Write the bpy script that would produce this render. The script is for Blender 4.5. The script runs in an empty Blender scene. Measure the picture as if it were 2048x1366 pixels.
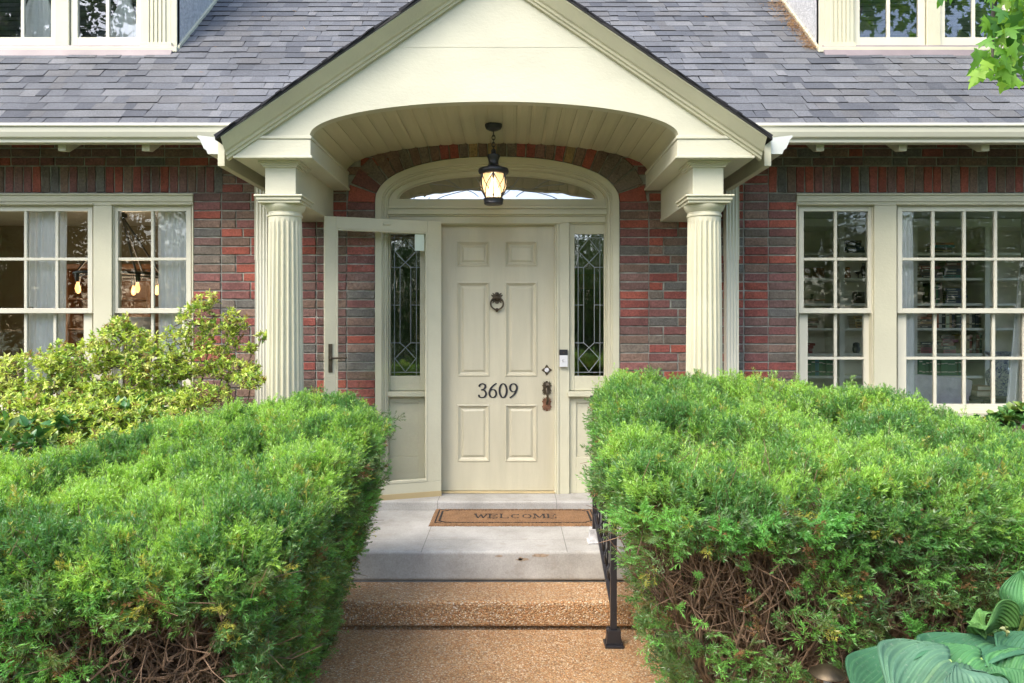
import bpy, math, random
import numpy as np
from mathutils import Matrix, Vector

random.seed(7)
rng = np.random.default_rng(11)
R = math.radians
scene = bpy.context.scene
COL = scene.collection
F, PX, PY, EYE = 1500.0, 1020.0, 655.0, 1.63


def X(px, Y): return (px - PX) * Y / F
def Z(py, Y): return EYE - (py - PY) * Y / F


# ------------------------------------------------------------------ helpers
class MB:
    """collects faces and links them as ONE mesh object"""
    def __init__(self):
        self.v, self.f, self.m, self.c = [], [], [], []

    def add(self, vs, fs, mi=0, col=None):
        o = len(self.v)
        self.v.extend(vs)
        for f in fs:
            self.f.append(tuple(i + o for i in f))
            self.m.append(mi)
            self.c.append(col or (1, 1, 1))

    def box(self, x0, x1, y0, y1, z0, z1, mi=0, col=None):
        if x0 > x1: x0, x1 = x1, x0
        if y0 > y1: y0, y1 = y1, y0
        if z0 > z1: z0, z1 = z1, z0
        v = [(x0, y0, z0), (x1, y0, z0), (x1, y1, z0), (x0, y1, z0),
             (x0, y0, z1), (x1, y0, z1), (x1, y1, z1), (x0, y1, z1)]
        f = [(0, 3, 2, 1), (4, 5, 6, 7), (0, 1, 5, 4), (1, 2, 6, 5), (2, 3, 7, 6), (3, 0, 4, 7)]
        self.add(v, f, mi, col)

    def hexa(self, v, mi=0, col=None):
        f = [(0, 3, 2, 1), (4, 5, 6, 7), (0, 1, 5, 4), (1, 2, 6, 5), (2, 3, 7, 6), (3, 0, 4, 7)]
        self.add(v, f, mi, col)

    def prism(self, prof, fn0, fn1, mi=0, col=None):
        """closed 2-D profile placed by fn0(a,b) and fn1(a,b), joined and capped"""
        n = len(prof)
        v = [fn0(*p) for p in prof] + [fn1(*p) for p in prof]
        f = [(i, (i + 1) % n, n + (i + 1) % n, n + i) for i in range(n)]
        f += [tuple(range(n - 1, -1, -1)), tuple(range(n, 2 * n))]
        self.add(v, f, mi, col)

    def extrude_x(self, prof, x0, x1, **k):
        self.prism(prof, lambda a, b: (x0, a, b), lambda a, b: (x1, a, b), **k)

    def extrude_y(self, prof, y0, y1, **k):
        self.prism(prof, lambda a, b: (a, y0, b), lambda a, b: (a, y1, b), **k)

    def tube(self, pts, rad, n=6, mi=0, col=None, cap=True):
        pts = [Vector(p) for p in pts]
        if not hasattr(rad, '__len__'): rad = [rad] * len(pts)
        vs, fs = [], []
        up = Vector((0.13, 0.21, 0.97))
        for i, p in enumerate(pts):
            d = (pts[min(i + 1, len(pts) - 1)] - pts[max(i - 1, 0)])
            if d.length < 1e-9: d = Vector((0, 0, 1))
            d.normalize()
            a = d.cross(up)
            if a.length < 0.05: a = d.cross(Vector((1, 0, 0)))
            a.normalize(); b = d.cross(a)
            for k in range(n):
                t = 2 * math.pi * k / n
                vs.append(tuple(p + (a * math.cos(t) + b * math.sin(t)) * rad[i]))
        for i in range(len(pts) - 1):
            for k in range(n):
                fs.append((i * n + k, i * n + (k + 1) % n, (i + 1) * n + (k + 1) % n, (i + 1) * n + k))
        if cap:
            fs.append(tuple(range(n - 1, -1, -1)))
            e = (len(pts) - 1) * n
            fs.append(tuple(range(e, e + n)))
        self.add(vs, fs, mi, col)

    def ring(self, c, r, t, axis='y', n=28, m=8, mi=0, squash=1.0, col=None):
        vs, fs = [], []
        for i in range(n):
            a = 2 * math.pi * i / n
            for j in range(m):
                b = 2 * math.pi * j / m
                q = r + t * math.cos(b); h = t * math.sin(b)
                u, w = q * math.cos(a), q * math.sin(a) * squash
                vs.append({'y': (c[0] + u, c[1] + h, c[2] + w), 'z': (c[0] + u, c[1] + w, c[2] + h),
                           'x': (c[0] + h, c[1] + u, c[2] + w)}[axis])
        for i in range(n):
            for j in range(m):
                fs.append((i * m + j, ((i + 1) % n) * m + j, ((i + 1) % n) * m + (j + 1) % m, i * m + (j + 1) % m))
        self.add(vs, fs, mi, col)

    def lathe(self, prof, c, n=32, mi=0, axis='z', rf=None, col=None):
        """prof: (radius, height) from one end to the other; rf(angle, i) scales the radius"""
        vs, fs = [], []
        for i, (r, h) in enumerate(prof):
            for k in range(n):
                a = 2 * math.pi * k / n
                q = r * (rf(a, i) if rf else 1)
                u, w = q * math.cos(a), q * math.sin(a)
                vs.append((c[0] + u, c[1] + w, c[2] + h) if axis == 'z' else (c[0] + u, c[1] + h, c[2] + w))
        L = len(prof)
        for i in range(L - 1):
            for k in range(n):
                fs.append((i * n + k, i * n + (k + 1) % n, (i + 1) * n + (k + 1) % n, (i + 1) * n + k))
        fs.append(tuple(range(n - 1, -1, -1)))
        fs.append(tuple(range((L - 1) * n, L * n)))
        self.add(vs, fs, mi, col)

    def strip(self, A, B, mi=0, col=None):
        """quads between two polylines of equal length"""
        n = len(A)
        self.add(list(A) + list(B), [(i, i + 1, n + i + 1, n + i) for i in range(n - 1)], mi, col)

    def slab(self, A, B, y0, y1, mi=0, col=None):
        """solid between two (x,z) polylines of equal length, from y0 (front) to y1"""
        n = len(A)
        vs = [(x, y0, z) for x, z in A] + [(x, y0, z) for x, z in B] + [(x, y1, z) for x, z in A] + [(x, y1, z) for x, z in B]
        fs = []
        for i in range(n - 1):
            fs += [(i, i + 1, n + i + 1, n + i), (2 * n + i + 1, 2 * n + i, 3 * n + i, 3 * n + i + 1),
                   (i + 1, i, 2 * n + i, 2 * n + i + 1), (n + i, n + i + 1, 3 * n + i + 1, 3 * n + i)]
        fs += [(0, n, 3 * n, 2 * n), (n - 1, 3 * n - 1, 4 * n - 1, 2 * n - 1)]
        self.add(vs, fs, mi, col)

    def build(self, name, mats, parent=None, smooth=None, bevel=0, seg=2):
        me = bpy.data.meshes.new(name)
        me.from_pydata(self.v, [], self.f)
        if not isinstance(mats, (list, tuple)): mats = [mats]
        for m in mats: me.materials.append(m)
        me.polygons.foreach_set('material_index', self.m)
        at = me.color_attributes.new('Col', 'FLOAT_COLOR', 'CORNER')
        lt = np.array([len(f) for f in self.f])
        c = np.ones((len(self.f), 4), np.float32); c[:, :3] = np.array(self.c, np.float32)
        at.data.foreach_set('color', np.repeat(c, lt, axis=0).ravel())
        import bmesh
        bm = bmesh.new(); bm.from_mesh(me)
        bmesh.ops.recalc_face_normals(bm, faces=bm.faces)
        bm.to_mesh(me); bm.free()
        if smooth is not None:
            me.shade_smooth()
            me.set_sharp_from_angle(angle=R(smooth))
        me.update()
        o = bpy.data.objects.new(name, me)
        COL.objects.link(o)
        if parent: adopt(o, parent)
        if bevel:
            b = o.modifiers.new('soft_edges', 'BEVEL')
            b.width = bevel; b.segments = seg; b.limit_method = 'ANGLE'; b.angle_limit = R(40)
            b.harden_normals = False
        return o


def adopt(o, parent):
    o.parent = parent
    if parent.type == 'EMPTY':
        o.matrix_parent_inverse = Matrix.Translation(parent.location).inverted()


def np_mesh(name, V, Q, mat, parent=None, col=None, smooth=False):
    """big numpy mesh: V (n,3); Q (m,k) faces; col (m,3) per face"""
    me = bpy.data.meshes.new(name)
    n, (m, k) = len(V), Q.shape
    me.vertices.add(n); me.vertices.foreach_set('co', np.ascontiguousarray(V, np.float32).ravel())
    me.loops.add(m * k); me.loops.foreach_set('vertex_index', np.ascontiguousarray(Q, np.int32).ravel())
    me.polygons.add(m)
    me.polygons.foreach_set('loop_start', np.arange(0, m * k, k, dtype=np.int32))
    me.polygons.foreach_set('loop_total', np.full(m, k, np.int32))
    if smooth: me.polygons.foreach_set('use_smooth', np.ones(m, bool))
    me.materials.append(mat)
    if col is not None:
        at = me.color_attributes.new('Col', 'FLOAT_COLOR', 'CORNER')
        c = np.ones((m, 4), np.float32); c[:, :3] = col
        at.data.foreach_set('color', np.repeat(c, k, axis=0).ravel())
    me.update(calc_edges=True)
    o = bpy.data.objects.new(name, me); COL.objects.link(o)
    if parent: adopt(o, parent)
    return o


def tag(o, label=None, cat=None, group=None, kind=None):
    if label: o['label'] = label
    if cat: o['category'] = cat
    if group: o['group'] = group
    if kind: o['kind'] = kind
    return o


def thing(name, label, cat, loc, group=None):
    o = bpy.data.objects.new(name, None); COL.objects.link(o)
    o.location = loc; o.empty_display_size = 0.1
    return tag(o, label, cat, group)


def struct(o): o['kind'] = 'structure'; return o


def crom(pts, n=8, closed=False):
    """Catmull-Rom through points"""
    P = [np.array(p, float) for p in pts]
    out = []
    L = len(P)
    for i in range(L if closed else L - 1):
        if closed:
            a, b, c, d = P[(i - 1) % L], P[i], P[(i + 1) % L], P[(i + 2) % L]
        else:
            a, b, c, d = P[max(i - 1, 0)], P[i], P[i + 1], P[min(i + 2, L - 1)]
        for k in range(n):
            t = k / n
            out.append(0.5 * ((2 * b) + (c - a) * t + (2 * a - 5 * b + 4 * c - d) * t * t + (3 * b - a - 3 * c + d) * t ** 3))
    if not closed: out.append(P[-1])
    return out


def hash3(i, j, k, seed=0):
    h = np.sin(i * 127.1 + j * 311.7 + k * 74.7 + seed * 19.19) * 43758.5453
    return h - np.floor(h)


def vnoise(P, scale, seed=0):
    """value noise in 0..1"""
    q = np.asarray(P, float) * scale
    b = np.floor(q); f = q - b; f = f * f * (3 - 2 * f)
    r = 0
    for dx in (0, 1):
        for dy in (0, 1):
            for dz in (0, 1):
                w = (f[:, 0] if dx else 1 - f[:, 0]) * (f[:, 1] if dy else 1 - f[:, 1]) * (f[:, 2] if dz else 1 - f[:, 2])
                r = r + w * hash3(b[:, 0] + dx, b[:, 1] + dy, b[:, 2] + dz, seed)
    return r


def unit(a):
    return a / np.maximum(np.linalg.norm(a, axis=-1, keepdims=True), 1e-9)


# ---------------------------------------------------------------- materials
def new_mat(name):
    m = bpy.data.materials.new(name); m.use_nodes = True
    nt = m.node_tree
    return m, nt, nt.nodes['Principled BSDF']


def N(nt, t, **k):
    n = nt.nodes.new(t)
    for a, v in k.items():
        if a in n.inputs: n.inputs[a].default_value = v
        else: setattr(n, a, v)
    return n


def coords(nt, scale=(1, 1, 1)):
    t = N(nt, 'ShaderNodeTexCoord'); mp = N(nt, 'ShaderNodeMapping')
    mp.inputs['Scale'].default_value = scale
    nt.links.new(t.outputs['Object'], mp.inputs[0])
    return mp.outputs[0]


def ramp(nt, fac, stops):
    r = N(nt, 'ShaderNodeValToRGB')
    e = r.color_ramp.elements
    while len(e) < len(stops): e.new(0.5)
    for q, (p, c) in zip(e, stops):
        q.position = p; q.color = (*c, 1)
    nt.links.new(fac, r.inputs[0])
    return r.outputs[0]


def bump(nt, bsdf, h, strength=0.3, dist=0.01):
    b = N(nt, 'ShaderNodeBump'); b.inputs['Strength'].default_value = strength; b.inputs['Distance'].default_value = dist
    nt.links.new(h, b.inputs['Height']); nt.links.new(b.outputs[0], bsdf.inputs['Normal'])
    return b


def noise(nt, vec, scale, detail=4, rough=0.55):
    n = N(nt, 'ShaderNodeTexNoise'); n.inputs['Scale'].default_value = scale
    n.inputs['Detail'].default_value = detail; n.inputs['Roughness'].default_value = rough
    nt.links.new(vec, n.inputs['Vector'])
    return n.outputs['Fac']


def mix(nt, fac, a, b, mode='MIX'):
    m = N(nt, 'ShaderNodeMix', data_type='RGBA', blend_type=mode)
    for s, v in ((6, a), (7, b)):
        if isinstance(v, (tuple, list)): m.inputs[s].default_value = (*v, 1)
        else: nt.links.new(v, m.inputs[s])
    if isinstance(fac, (int, float)): m.inputs[0].default_value = fac
    else: nt.links.new(fac, m.inputs[0])
    return m.outputs[2]


def math_n(nt, op, a, b=None, clamp=False):
    m = N(nt, 'ShaderNodeMath', operation=op, use_clamp=clamp)
    for i, v in ((0, a), (1, b)):
        if v is None: continue
        if isinstance(v, (int, float)): m.inputs[i].default_value = v
        else: nt.links.new(v, m.inputs[i])
    return m.outputs[0]


def paint(name, c, rough=0.45, grain=(1, 1, 1), var=0.06, bs=0.25, dirt=None):
    m, nt, b = new_mat(name)
    co = coords(nt, grain)
    n1 = noise(nt, co, 2.2, 5)
    lo = tuple(x * (1 - var * 1.6) for x in c); hi = tuple(min(1, x * (1 + var * .5)) for x in c)
    base = ramp(nt, n1, [(0.3, lo), (0.65, hi)])
    if dirt:
        n3 = noise(nt, co, 34, 8, 0.7)
        f = ramp(nt, n3, [(0.62, (0, 0, 0)), (0.72, (.55, .55, .55))])
        base = mix(nt, f, base, dirt)
    nt.links.new(base, b.inputs['Base Color'])
    b.inputs['Roughness'].default_value = rough
    n2 = noise(nt, co, 45, 6, 0.6)
    bump(nt, b, n2, bs, 0.004)
    return m


CREAM = (0.515, 0.495, 0.358)
M_trim = paint('cream_trim_paint', CREAM, 0.45, var=.08, bs=.5)
M_board = paint('cream_board_paint', (0.52, 0.508, 0.385), 0.5, (1, 1, 1.6), var=.07, bs=.5)
M_ceil = paint('cream_ceiling_paint', (0.46, 0.425, 0.275), 0.5, (3, .4, 3), var=.08, bs=.3)
M_sash = paint('cream_sash_paint', (0.57, 0.55, 0.44), 0.38, bs=.2)
M_door = paint('cream_door_paint', (0.50, 0.465, 0.335), 0.42, (4, 4, .6), var=.08, bs=.35)
M_gutter = paint('white_gutter_metal', (0.56, 0.55, 0.445), 0.35, (.3, 1, 1), var=.04, bs=.05)
M_cap = paint('bare_white_gutter_cap', (0.52, 0.545, 0.51), 0.4, var=.03, bs=.05)
M_brown_sill = paint('tan_door_sweep', (0.42, 0.33, 0.17), 0.5)
M_black = paint('black_iron_paint', (0.018, 0.018, 0.022), 0.38, var=.1)
M_bronze = paint('dark_bronze', (0.10, 0.078, 0.05), 0.42, (8, 8, 8), var=.35)
M_bronze.node_tree.nodes['Principled BSDF'].inputs['Metallic'].default_value = .7
M_rust = paint('worn_copper_bronze', (0.30, 0.15, 0.085), 0.45, (9, 9, 9), var=.4)
M_rust.node_tree.nodes['Principled BSDF'].inputs['Metallic'].default_value = .6
M_zinc = paint('flaking_white_metal', (0.55, 0.55, 0.55), 0.5, (12, 12, 12), var=.3, dirt=(.05, .05, .05))
M_silver = paint('satin_silver', (0.72, 0.72, 0.72), 0.35, var=.02)
M_silver.node_tree.nodes['Principled BSDF'].inputs['Metallic'].default_value = .3
M_lead = paint('lead_came', (0.24, 0.26, 0.27), 0.45, var=.1)
M_flash = paint('weathered_flashing', (0.20, 0.165, 0.165), 0.5, (1, 1, 1), var=.2)
M_dark = paint('shadow_gap_tar', (0.02, 0.02, 0.02), 0.8)
M_curtain = paint('white_curtain_linen', (0.95, 0.96, 0.93), 0.85, (9, 9, 9), var=.02, bs=.1)
m_ = M_curtain.node_tree
_b = m_.nodes['Principled BSDF']; _t = N(m_, 'ShaderNodeBsdfTranslucent'); _t.inputs[0].default_value = (.9, .92, .88, 1)
_x = N(m_, 'ShaderNodeMixShader'); _x.inputs[0].default_value = .15
m_.links.new(_b.outputs[0], _x.inputs[1]); m_.links.new(_t.outputs[0], _x.inputs[2]); m_.links.new(_x.outputs[0], m_.nodes['Material Output'].inputs[0])
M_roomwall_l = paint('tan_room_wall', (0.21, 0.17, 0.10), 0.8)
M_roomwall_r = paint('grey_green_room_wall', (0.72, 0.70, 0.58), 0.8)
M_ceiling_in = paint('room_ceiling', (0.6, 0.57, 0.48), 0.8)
M_wood_in = paint('orange_brown_wood', (0.33, 0.14, 0.05), 0.4, (6, 6, .6), var=.3)
M_wood_dk = paint('dark_wood', (0.06, 0.035, 0.02), 0.35, (1, 6, 6), var=.3)
M_shelf = paint('cream_shelf_paint', (0.84, 0.79, 0.65), 0.5)
M_linen = paint('grey_linen_upholstery', (0.75, 0.72, 0.74), 0.9, (10, 10, 10), var=.1, bs=.5)
M_shade = paint('white_lamp_shade', (0.62, 0.60, 0.56), 0.8)
M_stem = paint('grey_brown_bark', (0.17, 0.12, 0.08), 0.8, (6, 6, 2), var=.4, bs=.5)
M_twig = paint('tan_yew_bark', (0.215, 0.135, 0.080), 0.75, (8, 8, 8), var=.45, bs=.4)
M_trunk = paint('maple_bark', (0.13, 0.11, 0.09), 0.85, (7, 7, 1.5), var=.4, bs=.8)
M_lawn = paint('lawn_grass', (0.06, 0.10, 0.025), 0.9, (3, 3, 3), var=.4, bs=.8)
M_soil = paint('dark_mulch_soil', (0.028, 0.020, 0.014), 0.95, (9, 9, 9), var=.5, bs=1)
M_green_plain = paint('stalk_green', (0.22, 0.33, 0.08), 0.5)


def vcol_mat(name, rough=0.6, sc=60, amt=.35, bs=.4, dist=.004, spec=.5, big=None, bloom=0):
    """base colour from the per-piece colour attribute, speckled"""
    m, nt, b = new_mat(name)
    a = N(nt, 'ShaderNodeAttribute', attribute_name='Col')
    co = coords(nt)
    n = noise(nt, co, sc, 8, .65)
    k = ramp(nt, n, [(0.3, (1 - amt,) * 3), (0.7, (1 + amt * .4,) * 3)])
    c = mix(nt, 1.0, a.outputs['Color'], k, 'MULTIPLY')
    if big:
        k2 = ramp(nt, noise(nt, co, big, 5), [(0.3, (.72,) * 3), (.7, (1.08,) * 3)])
        c = mix(nt, 1.0, c, k2, 'MULTIPLY')
    if bloom:
        k3 = ramp(nt, noise(nt, co, 23, 8, .75), [(.60, (0, 0, 0)), (.74, (bloom,) * 3)])
        c = mix(nt, k3, c, (.34, .31, .26))
        k4 = ramp(nt, noise(nt, co, 31, 7, .7), [(.60, (0, 0, 0)), (.72, (.6,) * 3)])
        c = mix(nt, k4, c, (.06, .05, .045))
    nt.links.new(c, b.inputs['Base Color'])
    b.inputs['Roughness'].default_value = rough
    b.inputs['Specular IOR Level'].default_value = spec
    bump(nt, b, n, bs, dist)
    return m


M_brick = vcol_mat('clay_brick', .8, 75, .55, .9, .005, .3, big=9, bloom=.45)
M_mortar = paint('grey_mortar', (0.30, 0.305, 0.265), 0.9, (6, 6, 6), var=.35, bs=.9)
M_shingle = vcol_mat('asphalt_shingle', .85, 150, .62, .8, .004, .3, big=1.3)
M_book = vcol_mat('book_cloth', .6, 30, .2, .1)


def leaf_mat(name, trans=.28, rough=.42, spec=.4):
    m, nt, b = new_mat(name)
    a = N(nt, 'ShaderNodeAttribute', attribute_name='Col')
    nt.links.new(a.outputs['Color'], b.inputs['Base Color'])
    b.inputs['Roughness'].default_value = rough
    b.inputs['Specular IOR Level'].default_value = spec
    t = N(nt, 'ShaderNodeBsdfTranslucent')
    lc = mix(nt, 1.0, a.outputs['Color'], (1.25, 1.15, .55), 'MULTIPLY')
    nt.links.new(lc, t.inputs['Color'])
    ms = N(nt, 'ShaderNodeMixShader'); ms.inputs[0].default_value = trans
    nt.links.new(b.outputs[0], ms.inputs[1]); nt.links.new(t.outputs[0], ms.inputs[2])
    nt.links.new(ms.outputs[0], nt.nodes['Material Output'].inputs[0])
    return m


M_yew = leaf_mat('yew_needle', .42, .30, .65)
M_azalea = leaf_mat('azalea_leaf', .3, .45, .4)
M_maple = leaf_mat('maple_leaf', .42, .45, .35)
M_glossy = leaf_mat('glossy_leaf', .2, .28, .5)
M_wood_leaf = leaf_mat('woodland_leaf', .3, .6, .2)


def glass_mat(name, add=.008, tint=(0.98, 0.985, 0.98), wav=.09, sc=3.5, gain=1.2):
    m, nt, b = new_mat(name)
    nt.nodes.remove(b)
    tr = N(nt, 'ShaderNodeBsdfTransparent'); tr.inputs[0].default_value = (*tint, 1)
    gl = N(nt, 'ShaderNodeBsdfGlossy'); gl.inputs['Roughness'].default_value = 0.0
    gl.inputs['Color'].default_value = (1, 1, 1, 1)
    co = coords(nt, (1, 1, .55))
    n = noise(nt, co, sc, 2, .5)
    bp = N(nt, 'ShaderNodeBump'); bp.inputs['Strength'].default_value = wav; bp.inputs['Distance'].default_value = .01
    nt.links.new(n, bp.inputs['Height']); nt.links.new(bp.outputs[0], gl.inputs['Normal'])
    fr = N(nt, 'ShaderNodeFresnel'); fr.inputs[0].default_value = 1.5
    f = math_n(nt, 'MULTIPLY', fr.outputs[0], gain); f = math_n(nt, 'ADD', f, add, True)
    ms = N(nt, 'ShaderNodeMixShader')
    nt.links.new(f, ms.inputs[0]); nt.links.new(tr.outputs[0], ms.inputs[1]); nt.links.new(gl.outputs[0], ms.inputs[2])
    nt.links.new(ms.outputs[0], nt.nodes['Material Output'].inputs[0])
    return m


M_glass = glass_mat('old_window_glass')
M_storm = glass_mat('clear_storm_glass', .0, (.995, 1, .995), .05, 2, .5)
M_fan = glass_mat('fanlight_glass', .30, (.4, .4, .4), .4, 3.0, 2.0)


def emit_mat(name, c, s):
    m, nt, b = new_mat(name)
    b.inputs['Base Color'].default_value = (*c, 1)
    b.inputs['Emission Color'].default_value = (*c, 1)
    b.inputs['Emission Strength'].default_value = s
    return m


M_bulb = emit_mat('glowing_bulb', (1, .80, .52), 6)
M_edison = emit_mat('edison_bulb', (1, .52, .18), .62)
M_fil = emit_mat('lamp_filament', (1, .75, .4), 30)

# amber seeded lantern glass
m, nt, b = new_mat('amber_lantern_glass')
nt.nodes.remove(b)
tr = N(nt, 'ShaderNodeBsdfTransparent'); tr.inputs[0].default_value = (1, .90, .74, 1)
tl = N(nt, 'ShaderNodeBsdfTranslucent'); tl.inputs[0].default_value = (.95, .76, .52, 1)
gl = N(nt, 'ShaderNodeBsdfGlossy'); gl.inputs['Roughness'].default_value = .08
m1 = N(nt, 'ShaderNodeMixShader'); m1.inputs[0].default_value = .5
m2 = N(nt, 'ShaderNodeMixShader'); m2.inputs[0].default_value = .08
nt.links.new(tr.outputs[0], m1.inputs[1]); nt.links.new(tl.outputs[0], m1.inputs[2])
nt.links.new(m1.outputs[0], m2.inputs[1]); nt.links.new(gl.outputs[0], m2.inputs[2])
nt.links.new(m2.outputs[0], nt.nodes['Material Output'].inputs[0])
M_amber = m


def concrete(name, lines=()):
    m, nt, b = new_mat(name)
    co = coords(nt)
    n1 = noise(nt, co, 2.6, 8, .62); n2 = noise(nt, co, 120, 4, .6); n3 = noise(nt, co, 9, 6, .7)
    c = ramp(nt, n1, [(0.28, (.24, .235, .21)), (.5, (.36, .35, .32)), (0.72, (.46, .45, .42))])
    c = mix(nt, 1.0, c, ramp(nt, n2, [(0.3, (.82,) * 3), (.7, (1.06,) * 3)]), 'MULTIPLY')
    c = mix(nt, ramp(nt, n3, [(.55, (0, 0, 0)), (.74, (.6, .6, .6))]), c, (.25, .225, .18))
    v = N(nt, 'ShaderNodeTexVoronoi'); v.inputs['Scale'].default_value = 46
    nt.links.new(co, v.inputs['Vector'])
    pit = ramp(nt, v.outputs['Distance'], [(0.06, (1, 1, 1)), (.1, (0, 0, 0))])
    keep = ramp(nt, noise(nt, co, 15, 2), [(.55, (0, 0, 0)), (.6, (1, 1, 1))])
    pit = mix(nt, 1.0, pit, keep, 'MULTIPLY')
    c = mix(nt, pit, c, (.12, .11, .10))
    h = n2
    if lines:
        sep = N(nt, 'ShaderNodeSeparateXYZ'); nt.links.new(co, sep.inputs[0])
        tot = None
        for ax, p, w in lines:
            d = math_n(nt, 'ABSOLUTE', math_n(nt, 'SUBTRACT', sep.outputs[ax], p))
            l = math_n(nt, 'LESS_THAN', d, w)
            tot = l if tot is None else math_n(nt, 'MAXIMUM', tot, l)
        sep2 = math_n(nt, 'GREATER_THAN', sep.outputs[2], .322)
        tot = math_n(nt, 'MULTIPLY', tot, sep2)
        c = mix(nt, math_n(nt, 'MULTIPLY', tot, .7), c, (.10, .095, .085))
        h = math_n(nt, 'SUBTRACT', math_n(nt, 'MULTIPLY', n2, .2), tot)
    nt.links.new(c, b.inputs['Base Color'])
    b.inputs['Roughness'].default_value = .85
    bump(nt, b, h, .35, .004)
    return m


M_conc = concrete('porch_concrete', [(0, -.515, .0022), (0, .333, .0022), (1, 4.6, .0012)])
M_chip = paint('rusty_stain', (0.36, 0.28, 0.20), .9, (30, 30, 30), var=.2)

# exposed aggregate
m, nt, b = new_mat('exposed_aggregate')
co = coords(nt)
v = N(nt, 'ShaderNodeTexVoronoi'); v.inputs['Scale'].default_value = 125; v.inputs['Randomness'].default_value = 1
nt.links.new(co, v.inputs['Vector'])
sepc = N(nt, 'ShaderNodeSeparateColor'); nt.links.new(v.outputs['Color'], sepc.inputs[0])
c = ramp(nt, sepc.outputs[0], [(0, (.17, .085, .04)), (.2, (.36, .165, .06)), (.42, (.47, .235, .09)), (.62, (.52, .32, .15)),
                               (.82, (.56, .42, .26)), (.95, (.70, .61, .48)), (1, (.26, .19, .14))])
c = mix(nt, ramp(nt, v.outputs['Distance'], [(.35, (0, 0, 0)), (.62, (.75, .75, .75))]), c, (.27, .17, .085))
c = mix(nt, 1.0, c, ramp(nt, noise(nt, co, 1.7, 6), [(.3, (.80, .78, .74)), (.7, (1.12, 1.12, 1.12))]), 'MULTIPLY')
nt.links.new(c, b.inputs['Base Color'])
b.inputs['Roughness'].default_value = .6
inv = math_n(nt, 'SUBTRACT', 1.0, v.outputs['Distance'])
bump(nt, b, inv, .9, .006)
M_agg = m

# stucco
m, nt, b = new_mat('white_stucco')
co = coords(nt)
n1 = noise(nt, co, 42, 5, .7)
nt.links.new(ramp(nt, n1, [(.35, (.36, .36, .355)), (.6, (.54, .54, .525))]), b.inputs['Base Color'])
b.inputs['Roughness'].default_value = .9
bump(nt, b, n1, 1.0, .02)
M_stucco = m

# coir
m, nt, b = new_mat('coir_fibre')
co = coords(nt)
n1 = noise(nt, co, 260, 3, .7); n2 = noise(nt, co, 12, 4)
c = ramp(nt, n1, [(.3, (.10, .05, .022)), (.5, (.25, .135, .062)), (.7, (.38, .235, .12))])
c = mix(nt, 1.0, c, ramp(nt, n2, [(.3, (.8,) * 3), (.7, (1.1,) * 3)]), 'MULTIPLY')
nt.links.new(c, b.inputs['Base Color']); b.inputs['Roughness'].default_value = .95
bump(nt, b, n1, 1.0, .006)
M_coir = m
M_coir_dark = paint('black_coir_print', (.022, .018, .015), .95, (60, 60, 60), var=.6, bs=1)

# hosta leaf: ribs come from the mesh, speckle from here
m, nt, b = new_mat('hosta_leaf')
a = N(nt, 'ShaderNodeAttribute', attribute_name='Col')
co = coords(nt)
n1 = noise(nt, co, 70, 4, .7); n2 = noise(nt, co, 9, 4)
c = mix(nt, ramp(nt, n1, [(.60, (0, 0, 0)), (.74, (.5, .5, .5))]), a.outputs['Color'], (.26, .30, .22))
c = mix(nt, 1.0, c, ramp(nt, n2, [(.3, (.75,) * 3), (.7, (1.15,) * 3)]), 'MULTIPLY')
nt.links.new(c, b.inputs['Base Color']); b.inputs['Roughness'].default_value = .62; b.inputs['Specular IOR Level'].default_value = .25
bump(nt, b, n1, .3, .003)
M_hosta = m

# blue and white porcelain
m, nt, b = new_mat('blue_white_porcelain')
co = coords(nt)
w = N(nt, 'ShaderNodeTexNoise'); w.inputs['Scale'].default_value = 26; w.inputs['Detail'].default_value = 3; w.inputs['Distortion'].default_value = 2.2
nt.links.new(co, w.inputs['Vector'])
c = ramp(nt, w.outputs['Fac'], [(.52, (.84, .87, .92)), (.54, (.04, .07, .32)), (.585, (.06, .10, .45)), (.605, (.84, .87, .92))])
nt.links.new(c, b.inputs['Base Color']); b.inputs['Roughness'].default_value = .15
M_porc = m

# =================================================================== SETTING
YW = 5.515                     # face of the brick wall
CX = -0.095                    # axis of the portico
g = MB(); g.add([(-300, -300, -.06), (300, -300, -.06), (300, 300, -.06), (-300, 300, -.06)], [(0, 1, 2, 3)])
struct(g.build('ground', M_lawn))
g = MB()
for x0, x1 in ((-9, -.95), (.78, 9)):
    nx, ny = 40, 34
    vs, fs = [], []
    for j in range(ny + 1):
        for i in range(nx + 1):
            x = x0 + (x1 - x0) * i / nx; y = 1.0 + (5.6 - 1.0) * j / ny
            vs.append((x, y, -.03 + .05 * (random.random() + math.sin(x * 3 + y * 2) * .3)))
    for j in range(ny):
        for i in range(nx):
            q = j * (nx + 1) + i
            fs.append((q, q + 1, q + nx + 2, q + nx + 1))
    g.add(vs, fs)
struct(g.build('garden_bed', M_soil, smooth=60))
g = MB(); g.box(-.93, .75, -9, 4.056, -.12, 0)
struct(g.build('path', M_agg, bevel=.012))
g = MB(); g.box(-1.0, 1.0, 4.056, 4.38, .007, .149); g.box(-.99, .99, 4.085, 4.38, -.1, .0069)
struct(g.build('garden_step', M_agg, bevel=.02, seg=3))
g = MB(); g.box(-1.9, 1.72, 4.362, 5.62, .156, .329); g.box(-1.87, 1.69, 4.385, 5.61, -.1, .1559)
for px_, py_, w_, h_ in ((1045, 1119, 26, 5), (1082, 1111, 34, 7), (1041, 1118, 8, 9), (998, 1112, 14, 4)):
    ps = []
    for k in range(14):
        a = 2 * math.pi * k / 14; q = .75 + .5 * random.random()
        ps.append((X(px_ + w_ / 2 * q * math.cos(a), 4.36), 4.3606, Z(py_ + h_ / 2 * q * math.sin(a), 4.36)))
    g.add(ps, [tuple(range(14))], 1)
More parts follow.
